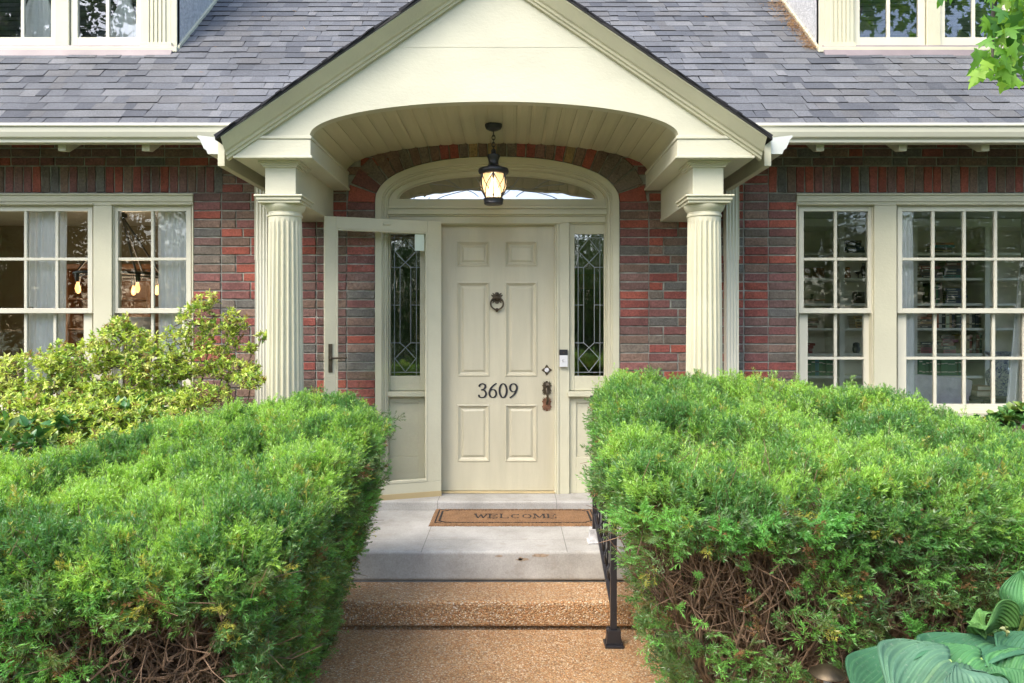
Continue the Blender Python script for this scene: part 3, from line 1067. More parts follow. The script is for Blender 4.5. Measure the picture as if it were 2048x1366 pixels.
# knocker: leafy plate, lion-like boss, ring with a drop
q = MB()
kx, kz = X(994, YD), Z(596, YD)
def leafplate(cx, cz, w, h, n=9, lobes=.22):
    """scalloped ornamental plate"""
    ps = []
    M_ = 72
    for k in range(M_):
        a = 2 * math.pi * k / M_
        ex_ = abs(math.cos(a)) ** .55 * math.copysign(1, math.cos(a)); ez_ = abs(math.sin(a)) ** .55 * math.copysign(1, math.sin(a))
        s = 1 - lobes * (.5 + .5 * math.cos(a * n * 2))
        ps.append((cx + w / 2 * ex_ * s, cz + h / 2 * ez_ * s))
    return ps
ps = leafplate(kx, kz, .092, .088, 5, .3)
q.prism(ps, lambda a, b_: (a, YD - .006, b_), lambda a, b_: (a, YD + .001, b_))
q.lathe([(.026, -.004), (.024, -.014), (.016, -.022), (.004, -.026)], (kx, YD, kz), 20, axis='y')
q.ring((kx, YD - .02, Z(607, YD)), .047, .0062, 'y', 36, 8, squash=.98)
q.lathe([(.004, -.012), (.010, -.006), (.012, 0), (.008, .008), (.011, .014), (.003, .018)], (kx, YD - .02, Z(607, YD) - .052), 14)
q.build('door_knocker', M_bronze, door, smooth=40)
# deadbolt rosette
q = MB()
bx_, bz_ = X(1093.5, YD), Z(740, YD)
ps = []
for k in range(64):
    a = 2 * math.pi * k / 64
    r_ = .024 + .014 * abs(math.cos(2 * a)) ** 3 + .002 * math.cos(12 * a)
    ps.append((bx_ + r_ * math.cos(a), bz_ + r_ * math.sin(a)))
q.prism(ps, lambda a, b_: (a, YD - .005, b_), lambda a, b_: (a, YD + .001, b_))
q.lathe([(.017, -.004), (.016, -.012), (.012, -.014), (.002, -.0145)], (bx_, YD, bz_), 20, axis='y', mi=1)
q.build('deadbolt', [M_bronze, M_zinc], door, smooth=40)
# handle set: two leafy plates, lever and twisted grip
q = MB()
hx = X(1093.5, YD)
for pz, mi in ((Z(776, YD), 0), (Z(808, YD), 1)):
    ps = leafplate(hx, pz, .074, .108, 7, .26)
    q.prism(ps, lambda a, b_: (a, YD - .006, b_), lambda a, b_: (a, YD + .001, b_), mi=mi)
g_ = crom([(hx, YD - .012, Z(770, YD)), (hx - .004, YD - .045, Z(776, YD)), (hx + .003, YD - .055, Z(788, YD)), (hx + .004, YD - .045, Z(800, YD)), (hx, YD - .010, Z(808, YD))], 6)
q.tube(g_, [.006 + .003 * math.sin(math.pi * i / (len(g_) - 1)) + .001 * (i % 2) for i in range(len(g_))], 8)
q.tube([(hx, YD - .008, Z(772, YD)), (hx, YD - .05, Z(768, YD)), (hx, YD - .066, Z(767, YD))], [.006, .007, .012], 8)
q.build('door_handle', [M_bronze, M_rust], door, smooth=45)


# lettering made of pen strokes
def pen(mb, pts, thick, thin, y, org, sc, closed=False, depth=.006, flat=None, fixed=None):
    """variable-width stroke in the xz plane (or lying flat when flat=z)"""
    P = np.array(pts, float); n = len(P)
    if closed: T = np.roll(P, -1, 0) - np.roll(P, 1, 0)
    else: T = np.gradient(P, axis=0)
    T = unit(T); Nn = np.stack([-T[:, 1], T[:, 0]], 1)
    w = thin + (thick - thin) * np.abs(T[:, 1]) ** 1.3 if fixed is None else np.full(n, fixed)
    a = P + Nn * w[:, None] / 2; b_ = P - Nn * w[:, None] / 2
    def put(p, dd):
        if flat is None: return (org[0] + p[0] * sc[0], y - dd, org[1] + p[1] * sc[1])
        return (org[0] + p[0] * sc[0], org[1] + p[1] * sc[1], flat + dd)
    vs = [put(p, depth) for p in a] + [put(p, depth) for p in b_] + [put(p, 0) for p in a] + [put(p, 0) for p in b_]
    fs = []
    L = n if closed else n - 1
    for i in range(L):
        j = (i + 1) % n
        fs += [(i, j, n + j, n + i), (i, 2 * n + i, 2 * n + j, j), (n + i, n + j, 3 * n + j, 3 * n + i)]
    if not closed: fs += [(0, n, 3 * n, 2 * n), (n - 1, 3 * n - 1, 4 * n - 1, 2 * n - 1)]
    mb.add(vs, fs)


def ell(cx, cz, rx_, rz_, n=40, a0=0, a1=360):
    return [(cx + rx_ * math.cos(R(a0 + (a1 - a0) * i / n)), cz + rz_ * math.sin(R(a0 + (a1 - a0) * i / n))) for i in range(n + (0 if a1 - a0 == 360 else 1))]


def dot(mb, c, r, y, org, sc, depth=.006):
    ps = [(c[0] + r * math.cos(k * math.pi / 8), c[1] + r * math.sin(k * math.pi / 8)) for k in range(16)]
    mb.prism([(org[0] + a * sc[0], org[1] + b_ * sc[1]) for a, b_ in ps], lambda a, b_: (a, y - depth, b_), lambda a, b_: (a, y, b_))


DH = .112
z_base = Z(796, YD)
for i, dg in enumerate('3609'):
    q = MB()
    og = (X(955.5, YD) + i * .0775, z_base); sc = (DH * 1.02, DH)
    th, tn = .135, .05
    if dg == '0': pen(q, ell(.31, .5, .235, .46), th, tn, YD, og, sc, True)
    elif dg in '69':
        bowl = ell(.31, .31, .225, .27)
        asc = crom([(.56, .985), (.40, .88), (.22, .70), (.115, .48), (.085, .31)], 8)
        if dg == '9':
            bowl = [(.62 - a, 1 - b_) for a, b_ in bowl]; asc = [(.62 - a, 1 - b_) for a, b_ in asc]
        pen(q, bowl, th, tn, YD, og, sc, True); pen(q, asc, th, tn, YD + .0005, og, sc)
    else:
        pen(q, crom([(.10, .80), (.16, .90), (.30, .965), (.46, .90), (.50, .76), (.42, .62), (.22, .545)], 8), th, tn, YD, og, sc)
        pen(q, crom([(.22, .545), (.44, .50), (.55, .30), (.46, .10), (.28, .035), (.13, .08), (.07, .17)], 8), th, tn, YD + .0005, og, sc)
        dot(q, (.11, .81), .065, YD, og, sc); dot(q, (.08, .16), .07, YD, og, sc)
    q.build('house_number', M_black, door)

# ---- storm door, swung open ------------------------------------------------
hz = np.array([X(880.5, 5.54), 5.54]); fr_ = np.array([X(647.5, 5.263), 5.263])
du = fr_ - hz; WD = np.linalg.norm(du); du /= WD
dn = np.array([du[1], -du[0]])          # thickness direction
if dn[1] > 0: dn = -dn
SZ0, SZ1 = .430, Z(444, 5.54)
sd = MB()
def sbox(mb, u0, u1, t0, t1, z0, z1, mi=0):
    v = []
    for z in (z0, z1):
        for u, t in ((u0, t0), (u1, t0), (u1, t1), (u0, t1)):
            p = hz + du * u + dn * t
            v.append((p[0], p[1], z))
    mb.hexa(v, mi)
T = .034
RB = .135
sbox(sd, 0, .105, 0, T, SZ0 + .075, SZ1); sbox(sd, WD - .082, WD, 0, T, SZ0 + .075, SZ1)
sbox(sd, .105, WD - .082, .0005, T - .0005, SZ1 - .085, SZ1 - .0003)
sbox(sd, 0, WD, .0005, T - .0005, SZ0, SZ0 + .0748)
# inner glazing bead
for a in ((.105, .118, SZ0 + .095, SZ1 - .085), (WD - .095, WD - .082, SZ0 + .095, SZ1 - .085)):
    sbox(sd, a[0], a[1], .006, T + .003, a[2], a[3])
sbox(sd, .105, WD - .082, .0062, T + .0028, SZ1 - .097, SZ1 - .0852); sbox(sd, .105, WD - .082, .0062, T + .0028, SZ0 + .0755, SZ0 + .097)
storm = sd.build('storm_door', M_trim, house, bevel=.003)
q = MB(); sbox(q, .118, WD - .095, .015, .019, SZ0 + .097, SZ1 - .097)
q.build('storm_pane', M_storm, storm)
q = MB(); sbox(q, -.001, WD, -.002, T + .003, SZ0 - .045, SZ0 + .002)
q.build('door_sweep', M_brown_sill, storm, bevel=.002)
q = MB(); sbox(q, .125, .195, .0195, .0205, SZ1 - .22, SZ1 - .10)
q.build('paper_sticker', paint('pale_sticker', (.62, .72, .62), .6), storm)
q = MB()
hu = WD - .042; hz_ = Z(716, 5.28)
sbox(q, hu - .014, hu + .014, T, T + .006, hz_ - .10, hz_ + .10)
p0 = hz + du * hu + dn * (T + .004); p1 = hz + du * hu + dn * (T + .045); p2 = hz + du * (hu - .11) + dn * (T + .047)
q.tube([(p0[0], p0[1], hz_), (p1[0], p1[1], hz_), (p2[0], p2[1], hz_ + .004)], [.009, .008, .006], 8)
q.build('lever_handle', M_bronze, storm, bevel=.002)
q = MB(); sbox(q, WD * .45, WD * .45 + .05, T, T + .012, SZ1 - .045, SZ1 - .03)
q.build('closer_bracket', M_trim, storm, bevel=.002)


# ---- windows ---------------------------------------------------------------
def window_group(specs, px0, px1, mir):
    """casings, then each double-hung sash; mir flips pixel x about the axis"""
    fx = (lambda p: p) if not mir else (lambda p: p)
    c = MB()
    y = YW - .004
    ztop, zbot = Z(389, YW), Z(822, YW)
    xa, xb = X(px0, YW), X(px1, YW)
    c.box(xa, xb, y - .012, 5.64, Z(404, YW), ztop)
    c.box(xa + .0004, xb - .0004, y - .004, 5.64, Z(411, YW), Z(404, YW) - .0003)
    c.box(xa - .006, xb + .006, y - .024, y - .0125, Z(391.5, YW), ztop + .004)
    edges = []
    for p0, p1, nc in specs: edges += [p0, p1]
    cas = [(px0, edges[0])] + [(edges[i], edges[i + 1]) for i in range(1, len(edges) - 1, 2)] + [(edges[-1], px1)]
    for a, b_ in cas:
        c.box(X(a, YW), X(b_, YW), y, 5.645, zbot, Z(411, YW) - .0005)
        # stop beads beside the sash
    for p0, p1, nc in specs:
        for a, b_ in ((p0, p0 + 2.2), (p1 - 2.2, p1)):
            c.box(X(a, YW), X(b_, YW), y + .016, 5.64, zbot, Z(411.5, YW))
        c.tube([(X(p0 - 1, YW), y - .006, Z(408.5, YW)), (X(p1 + 1, YW), y - .006, Z(408.5, YW))], .0085, 8)
    win = c.build('window', M_trim, house, bevel=.003)
    s = MB(); s.prism([(YW - .045, Z(833, YW)), (YW - .045, Z(824, YW)), (5.66, Z(818, YW)), (5.66, Z(833, YW))], lambda a, b_: (xa - .03, a, b_), lambda a, b_: (xb + .03, a, b_))
    s.build('sill', M_trim, win, bevel=.004)
    for p0, p1, nc in specs:
        p0, p1 = p0 + 2.2, p1 - 2.2
        # upper sash
        ya = YW + .022
        s = MB(); gl_ = MB()
        def sash(pa, pb, ytop, ybot, gtop, gbot, ym, st, mw, y0):
            x0, x1 = X(pa, y0), X(pb, y0)
            zt, zb_, gt_, gb_, zm = Z(ytop, y0), Z(ybot, y0), Z(gtop, y0), Z(gbot, y0), Z(ym, y0)
            sw = st * y0 / F
            s.box(x0, x0 + sw, y0, y0 + .034, zb_, zt); s.box(x1 - sw, x1, y0, y0 + .034, zb_, zt)
            s.box(x0 + sw, x1 - sw, y0 + .0006, y0 + .0334, gt_, zt - .0004); s.box(x0 + sw, x1 - sw, y0 + .0006, y0 + .0334, zb_ + .0004, gb_)
            h = mw * y0 / F / 2
            s.box(x0 + sw, x1 - sw, y0 + .005, y0 + .03, zm - h, zm + h)
            gw_ = (x1 - x0 - 2 * sw)
            for i in range(1, nc):
                xm = x0 + sw + gw_ * i / nc
                s.box(xm - h, xm + h, y0 + .0046, y0 + .0304, gb_, zm - h - .0003); s.box(xm - h, xm + h, y0 + .0046, y0 + .0304, zm + h + .0003, gt_)
            for i in range(nc):
                a_, b2 = x0 + sw + gw_ * i / nc, x0 + sw + gw_ * (i + 1) / nc
                for q0, q1 in ((gb_, zm), (zm, gt_)):
                    k1, k2 = random.uniform(-.0012, .0012), random.uniform(-.0012, .0012)
                    gl_.hexa([(a_, y0 + .017 + k1, q0), (b2, y0 + .017 - k1, q0), (b2, y0 + .02 - k1, q0), (a_, y0 + .02 + k1, q0),
                              (a_, y0 + .017 + k2, q1), (b2, y0 + .017 - k2, q1), (b2, y0 + .02 - k2, q1), (a_, y0 + .02 + k2, q1)])
        sash(p0, p1, 412, 626.5, 422.5, 616.5, 518, 9.5, 5.6, ya)
        sash(p0 + .5, p1 - .5, 620, 823, 627, 808, 716.5, 17, 5.6, ya + .038)
        s.box(X((p0 + p1) / 2 - 7, ya), X((p0 + p1) / 2 + 7, ya), ya + .036, ya + .055, Z(616.5, ya), Z(613, ya))
        s.build('sash', M_sash, win, bevel=.002)
        gl_.build('pane', M_glass, win)
    return win


lw = window_group([(-275, -124, 2), (-87, 187, 4), (224, 384, 2)], -290, 387, False)
rw = window_group([(1596, 1748, 2), (1793, 2067, 4), (2105, 2254, 2)], 1592.5, 2256, False)


# ---- dormers ---------------------------------------------------------------
YDM = 5.93
def dormer(sgn):
    """sgn -1: the one whose corner is at px 355; +1: its mirror image"""
    def mxx(px): x = X(px, YDM); return x if sgn < 0 else 2 * CX - x
    def bx(mb, p0, p1, y0, y1, q0, q1, mi=0): mb.box(mxx(p0), mxx(p1), y0, y1, Z(q1, YDM), Z(q0, YDM), mi)
    zt = 5.15
    ptop = PY - (zt - EYE) * F / YDM
    xr_, xl_ = mxx(355), mxx(-275)
    c = MB()
    # trim along the cheek foot
    for x_ in (xr_, xl_):
        sg2 = (1 if (x_ == xr_) == (sgn < 0) else -1)
        v0, v1 = 0.0, .052
        P = [(YDM + .0, Z(107, YDM) - .0), (YDM + .9, Z(107, YDM) + .9 * SL), (YDM + .9, Z(107, YDM) + .9 * SL + .065), (YDM, Z(107, YDM) + .065)]
        c.prism(P, lambda a, b_: (x_ - .01 * sg2, a, b_), lambda a, b_: (x_ + .016 * sg2, a, b_))
    bx(c, 343, 355, YDM - .012, YDM + .04, ptop, 97); bx(c, -263, -275, YDM - .012, YDM + .04, ptop, 97)
    bx(c, -275, 343, YDM + .012, YDM + .05, 92, 97.5)
    for a, b_ in ((110, 137), (-60, -33)): bx(c, a, b_, YDM + .002, YDM + .06, ptop, 95)
    for a, b_ in ((281, 343), (-203, -263)): bx(c, a, b_, YDM + .004, YDM + .05, ptop, 96)
    c.box(mxx(-290), mxx(370), YDM - .12, YDM + .9, zt, zt + .08)
    dm = c.build('dormer', M_trim, house, bevel=.003)
    for x_ in (xr_, xl_):
        d_ = .05 * (1 if (x_ == xr_) == (sgn < 0) else -1)
        ye = YE + (zt - ZE) / SL + .05
        c = MB(); c.prism([(YDM, Z(108, YDM)), (YDM, zt), (ye, zt)], lambda a, b_: (x_, a, b_), lambda a, b_: (x_ - d_, a, b_))
        c.build('stucco_cheek', M_stucco, dm)
    s = MB(); s.prism([(YDM - .05, Z(108.5, YDM)), (YDM - .05, Z(98, YDM)), (YDM + .02, Z(96, YDM)), (YDM + .02, Z(108.5, YDM))], lambda a, b_: (mxx(-280), a, b_), lambda a, b_: (mxx(359), a, b_))
    s.build('dormer_sill', M_trim, dm, bevel=.004)
    s = MB()
    s.box(mxx(-275), mxx(352), YDM - .02, YDM + .1, Z(115, YDM), Z(108.6, YDM), 1)
    s.prism([(5.845, roof_z(5.845) + .006), (5.845, roof_z(5.845) + .012), (YDM - .021, roof_z(5.91) + .055), (YDM - .021, roof_z(5.91) + .0)], lambda a, b_: (mxx(-278), a, b_), lambda a, b_: (mxx(350), a, b_))
    s.build('flashing', [M_flash, M_dark], dm)
    for c0 in (286, -258):
        s = MB()
        c1 = c0 + 57
        bx(s, c0, c1, YDM - .012, YDM + .004, ptop, 88)
        for i in range(5):
            a = c0 + 9 + i * 8.2
            bx(s, a, a + 5.4, YDM - .021, YDM - .0121, ptop, 87.5)
        bx(s, c0 - 3, c1 + 3, YDM - .028, YDM + .004, 87, 97)
        s.build('pilaster', M_trim, dm, bevel=.002)
    for p0, p1 in ((138, 281), (-33, 110), (-203, -60)):
        s = MB(); ys = YDM + .02
        bx(s, p0 + 1, p0 + 14, ys, ys + .035, ptop, 92); bx(s, p1 - 11, p1 - 1, ys, ys + .035, ptop, 92)
        bx(s, p0 + 14, p1 - 11, ys + .0005, ys + .0345, 72.5, 91.9)
        m_ = (p0 + p1) / 2 + 2
        bx(s, m_ - 3.2, m_ + 3.2, ys + .006, ys + .03, ptop, 72.6)
        s.build('sash', M_sash, dm, bevel=.002)
        s = MB()
        for a, b_ in ((p0 + 13.5, m_), (m_, p1 - 10.5)):
            k1 = random.uniform(-.002, .002)
            x0, x1, z0, z1 = mxx(a), mxx(b_), Z(73, YDM), zt
            s.hexa([(x0, ys + .017 + k1, z0), (x1, ys + .017 - k1, z0), (x1, ys + .02 - k1, z0), (x0, ys + .02 + k1, z0),
                    (x0, ys + .017 + k1, z1), (x1, ys + .017 - k1, z1), (x1, ys + .02 - k1, z1), (x0, ys + .02 + k1, z1)])
        s.build('pane', M_glass, dm)
    # room behind the glass
    s = MB()
    xa, xb = sorted((mxx(-262), mxx(342)))
    s.box(xa + .02, xb - .02, 7.6, 7.65, 3.6, 5.1)
    s.box(xa + .02, xb - .02, YDM + .1, 7.6, 3.74, 3.76)
    s.box(xa + .02, xb - .02, YDM + .1, 7.6, 5.1, 5.14)
    s.box(xa + .0, xa + .02, YDM + .1, 7.6, 3.76, 5.1); s.box(xb - .02, xb, YDM + .1, 7.6, 3.76, 5.1)
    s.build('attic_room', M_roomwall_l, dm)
    return mxx


mxl = dormer(-1); mxr = dormer(1)

# ============================================================ PORCH OBJECTS
# ---- hanging lantern
YLN = 5.0
lx = X(987, YLN)
def lz(py): return Z(py, YLN)
lan = thing('hanging_lantern', 'lit black barrel lantern hanging by a chain from the arched porch ceiling', 'lantern', (lx, YLN, lz(250)))
q = MB(); q.lathe([(.058, lz(249)), (.058, lz(253)), (.050, lz(258)), (.030, lz(261)), (.008, lz(263))], (lx, YLN, 0), 28)
q.build('canopy', M_black, lan, smooth=35)
q = MB()
zc = lz(264)
i = 0
while zc > lz(302):
    q.ring((lx, YLN, zc - .014), .0105, .0030, 'y' if i % 2 else 'x', 14, 6, squash=1.45)
    zc -= .0235; i += 1
q.ring((lx, YLN, lz(303)), .013, .0036, 'y', 18, 6, squash=1.2)
q.build('chain', M_black, lan, smooth=60)
q = MB()
q.lathe([(.006, lz(298)), (.010, lz(303)), (.016, lz(306)), (.020, lz(308)), (.026, lz(309)), (.043, lz(310)), (.044, lz(313)), (.039, lz(316)),
         (.036, lz(318)), (.033, lz(324)), (.036, lz(330)), (.044, lz(333)), (.075, lz(336)), (.098, lz(338)), (.102, lz(341)), (.102, lz(344)), (.096, lz(347)), (.088, lz(349)), (.082, lz(349.2))], (lx, YLN, 0), 40)
q.build('lantern_cap', M_black, lan, smooth=40)
def barrel(t):            # t: 0 top .. 1 bottom
    return .080 + .008 * math.sin(math.pi * min(1, t * 1.25)) - .026 * max(0, (t - .35) / .65) ** 2
gp = [(barrel(i / 14) - .003, lz(349.4 + (397 - 349.4) * i / 14)) for i in range(15)]
q = MB()
vs, fs = [], []
for r_, h in gp:
    for k in range(40):
        a = 2 * math.pi * k / 40; vs.append((lx + r_ * math.cos(a), YLN + r_ * math.sin(a), h))
for i in range(14):
    for k in range(40): fs.append((i * 40 + k, i * 40 + (k + 1) % 40, (i + 1) * 40 + (k + 1) % 40, (i + 1) * 40 + k))
q.add(vs, fs)
q.build('glass_shade', M_amber, lan, smooth=60)
q = MB()
for k in range(6):
    a = math.pi / 6 + k * math.pi / 3 + .0
    def cp(t, da): r_ = barrel(t) + .003; return (lx + r_ * math.cos(a + da), YLN + r_ * math.sin(a + da), lz(349 + 48 * t))
    q.tube([cp(t, 0) for t in np.linspace(0, 1, 12)], .0052, 6)
    q.tube([cp(t, math.pi / 3 * t) for t in np.linspace(0, 1, 12)], .0028, 5)
    q.tube([cp(t, math.pi / 3 * (1 - t)) for t in np.linspace(0, 1, 12)], .0028, 5)
q.build('cage', M_black, lan, smooth=60)
q = MB()
q.lathe([(.060, lz(396)), (.068, lz(398)), (.066, lz(401)), (.062, lz(405)), (.064, lz(407)), (.058, lz(409)), (.02, lz(410))], (lx, YLN, 0), 36)
q.build('lantern_base', M_black, lan, smooth=40)
q = MB()
q.lathe([(.012, lz(356)), (.014, lz(364)), (.027, lz(374)), (.033, lz(381)), (.028, lz(389)), (.012, lz(395))], (lx, YLN, 0), 24)
q.build('bulb', M_bulb, lan, smooth=60)
pl_ = bpy.data.lights.new('lantern_light', 'POINT'); pl_.energy = 1.6; pl_.color = (1, .6, .28); pl_.shadow_soft_size = .035
po = bpy.data.objects.new('lantern_light', pl_); COL.objects.link(po); po.location = (lx, YLN, lz(381)); adopt(po, lan); po.matrix_parent_inverse = Matrix.Translation(lan.location).inverted()

# ---- door mat
mz = .329
mx0, mx1, my0, my1 = -.530, .600, 4.905, 5.315
mat_ = thing('door_mat', 'brown coir door mat printed WELCOME lying on the porch in front of the door', 'door mat', ((mx0 + mx1) / 2, (my0 + my1) / 2, mz))
q = MB()
nx, ny = 200, 72
vs, fs = [], []
for j in range(ny + 1):
    for i in range(nx + 1):
        x = mx0 + (mx1 - mx0) * i / nx; y = my0 + (my1 - my0) * j / ny
        e = min(i, nx - i, j * 2, (ny - j) * 2)
        z = mz + (.0015 if e == 0 else .016 if e > 1 else .012) + random.uniform(-.0022, .0022)
        if e == 0: x += random.uniform(-.004, .004); y += random.uniform(-.004, .004)
        vs.append((x, y, z))
for j in range(ny):
    for i in range(nx):
        a = j * (nx + 1) + i; fs.append((a, a + 1, a + nx + 2, a + nx + 1))
q.add(vs, fs)
q.build('coir_pad', M_coir, mat_)
q = MB()
FZ = mz + .0165
def fl(x0, y0, x1, y1, w_):
    dx, dy = x1 - x0, y1 - y0; L = math.hypot(dx, dy); nx_, ny_ = -dy / L * w_ / 2, dx / L * w_ / 2
    q.hexa([(x0 + nx_, y0 + ny_, FZ - .004), (x1 + nx_, y1 + ny_, FZ - .004), (x1 - nx_, y1 - ny_, FZ - .004), (x0 - nx_, y0 - ny_, FZ - .004),
            (x0 + nx_, y0 + ny_, FZ + .0022), (x1 + nx_, y1 + ny_, FZ + .0022), (x1 - nx_, y1 - ny_, FZ + .0022), (x0 - nx_, y0 - ny_, FZ + .0022)])
for sg, xe in ((1, mx0), (-1, mx1)):
    fl(xe + sg * .035, my0 + .035, xe + sg * .035, my1 - .035, .008)
    fl(xe + sg * .060, my0 + .075, xe + sg * .060, my1 - .075, .013)
    for sy, ye in ((1, my0), (-1, my1)):
        fl(xe + sg * .060, ye + sy * .075, xe + sg * .085, ye + sy * .055, .010)
        fl(xe + sg * .085, ye + sy * .055, xe + sg * .105, ye + sy * .035, .010)
for ye, sy in ((my0, 1), (my1, -1)):
    fl(mx0 + .105, ye + sy * .035, mx1 - .105, ye + sy * .035, .009)
    fl(mx0 + .035, ye + sy * .035, mx0 + .075, ye + sy * .022, .006); fl(mx1 - .035, ye + sy * .035, mx1 - .075, ye + sy * .022, .006)
q.build('printed_border', M_coir_dark, mat_)
LT = {'W': ([(0, 1), (.28, 0)], [(.28, 0), (.5, .9)], [(.5, .9), (.72, 0)], [(.72, 0), (1, 1)]), 'E': ([(.12, 0), (.12, 1)], [(.12, 1), (.9, 1)], [(.12, .52), (.7, .52)], [(.12, 0), (.92, 0)], [(.9, 1), (.9, .8)], [(.92, 0), (.92, .22)], [(.7, .62), (.7, .42)]),
      'L': ([(.15, 0), (.15, 1)], [(.15, 0), (.9, 0)], [(.9, 0), (.9, .25)]), 'M': ([(.08, 0), (.12, 1)], [(.12, 1), (.5, .1)], [(.5, .1), (.88, 1)], [(.88, 1), (.92, 0)])}
SER = {'W': [(0, 1), (1, 1)], 'E': [(.06, 0), (.06, 1)], 'L': [(.15, 0), (.15, 1)], 'M': [(.08, 0), (.12, 1), (.88, 1), (.92, 0)]}
lxp = X(950, 5.1) ; lw_ = .063; lh = .105; ly = 5.055
for ch in 'WELCOME':
    q = MB()
    wd = lw_ * (1.25 if ch in 'WM' else 1.0)
    og, sc = (lxp, ly), (wd, lh)
    if ch in LT:
        for i, sgm in enumerate(LT[ch]):
            (a0, b0), (a1, b1) = sgm
            thick = .16 if (ch in 'EL' and i == 0) or (ch in 'WM' and i in (0, 2) and ch == 'W') or (ch == 'M' and i in (1, 3)) else .085
            dx, dy = (a1 - a0) * wd, (b1 - b0) * lh; L = math.hypot(dx, dy); h = thick * lw_ * .55
            nx_, ny_ = -dy / L * h, dx / L * h
            p = [(og[0] + a0 * wd + nx_, og[1] + b0 * lh + ny_), (og[0] + a1 * wd + nx_, og[1] + b1 * lh + ny_), (og[0] + a1 * wd - nx_, og[1] + b1 * lh - ny_), (og[0] + a0 * wd - nx_, og[1] + b0 * lh - ny_)]
            zz = .0016 + .0003 * i
            q.hexa([(u, v_, FZ - .004) for u, v_ in p] + [(u, v_, FZ + zz) for u, v_ in p])
        for a0, b0 in SER[ch]:
            cx_, cy_ = og[0] + a0 * wd, og[1] + b0 * lh
            q.box(cx_ - .011, cx_ + .011, cy_ - .003, cy_ + .003, FZ - .004, FZ + .0032)
    else:
        a0, a1 = (0, 360) if ch == 'O' else (42, 318)
        pen(q, ell(.5, .5, .42, .46, 40, a0, a1), .17, .075, 0, og, sc, closed=(ch == 'O'), depth=.0018, flat=FZ - .001)
        if ch == 'C': q.box(og[0] + .80 * wd, og[0] + .86 * wd, ly + .70 * lh, ly + .95 * lh, FZ - .004, FZ + .0025)
    q.build('printed_letter', M_coir_dark, mat_)
    lxp += wd + .0135

# ---- iron railing
rail = thing('stair_railing', 'black wrought iron stair railing with twisted pickets, half buried in the yew hedge', 'railing', (.52, 3.85, 0))
def post_(x, y, z0, z1, shoe, h=.016):
    q = MB(); q.box(x - h, x + h, y - h, y + h, z0 + .01, z1)
    q.tube([(x - .001, y - h - .0005, z0 + .17), (x - .001, y - h - .004, z0 + .17)], .005, 8)
    o = q.build('post', M_black, rail, bevel=.002)
    q = MB()
    for k in range(4):
        a = math.pi / 4 + k * math.pi / 2
    q.box(x - .048, x + .048, y - .048, y + .048, z0 + .001, z0 + .013)
    q.prism([(-.040, .013), (.040, .013), (.031, .085), (-.031, .085)], lambda a, b_: (x + a, y - .030, z0 + b_), lambda a, b_: (x + a, y - .020, z0 + b_))
    q.prism([(-.040, .013), (.040, .013), (.031, .085), (-.031, .085)], lambda a, b_: (x + a, y + .020, z0 + b_), lambda a, b_: (x + a, y + .030, z0 + b_))
    q.box(x - .036, x - .018, y - .0198, y + .0198, z0 + .013, z0 + .083); q.box(x + .018, x + .036, y - .0198, y + .0198, z0 + .013, z0 + .083)
    for sx in (-1, 1):
        q.tube([(x + sx * .040, y - .034, z0 + .012), (x + sx * .040, y - .034, z0 + .022)], .006, 6)
    q.build('shoe', shoe, o, bevel=.002)
RX0, RX1, RY0, RY1 = .531, .516, 3.85, 4.545
post_(RX0, RY0, 0, .80, M_black); post_(RX1, RY1, .329, 1.13, M_zinc)
def rl(t, z0, z1): return (RX0 + (RX1 - RX0) * t, RY0 + (RY1 - RY0) * t, z0 + (z1 - z0) * t)
for nm, z0, z1, w_, h_ in (('bottom_rail', .175, .505, .013, .010), ('handrail', .80, 1.13, .022, .014)):
    q = MB()
    a, b_ = rl(.024, z0, z1), rl(.976, z0, z1)
    if nm == 'handrail': a, b_ = rl(-.10, z0 - .033, z1), rl(1.1, z0, z1 + .033)
    q.hexa([(a[0] - w_, a[1], a[2] - h_), (a[0] + w_, a[1], a[2] - h_), (b_[0] + w_, b_[1], b_[2] - h_), (b_[0] - w_, b_[1], b_[2] - h_),
            (a[0] - w_, a[1], a[2] + h_), (a[0] + w_, a[1], a[2] + h_), (b_[0] + w_, b_[1], b_[2] + h_), (b_[0] - w_, b_[1], b_[2] + h_)])
    q.build(nm, M_black, rail, bevel=.003)
for k in range(6):
    t = (k + 1) / 7
    b_ = rl(t, .185, .515); tpt = rl(t, .79, 1.12)
    q = MB()
    q.tube([b_, tpt], .0065, 6)
    for j in range(3):
        zz = b_[2] + .06 + j * .16
        for sx in (-1, 1):
            cv = crom([(b_[0], b_[1], zz), (b_[0] + sx * .012, b_[1] - .03, zz + .03), (b_[0] + sx * .020, b_[1] - .045, zz + .075), (b_[0] + sx * .012, b_[1] - .03, zz + .10)], 4)
            q.tube(cv, [.007 - .005 * abs(i / (len(cv) - 1) - .4) for i in range(len(cv))], 5)
    q.build('picket', M_black, rail, smooth=50)

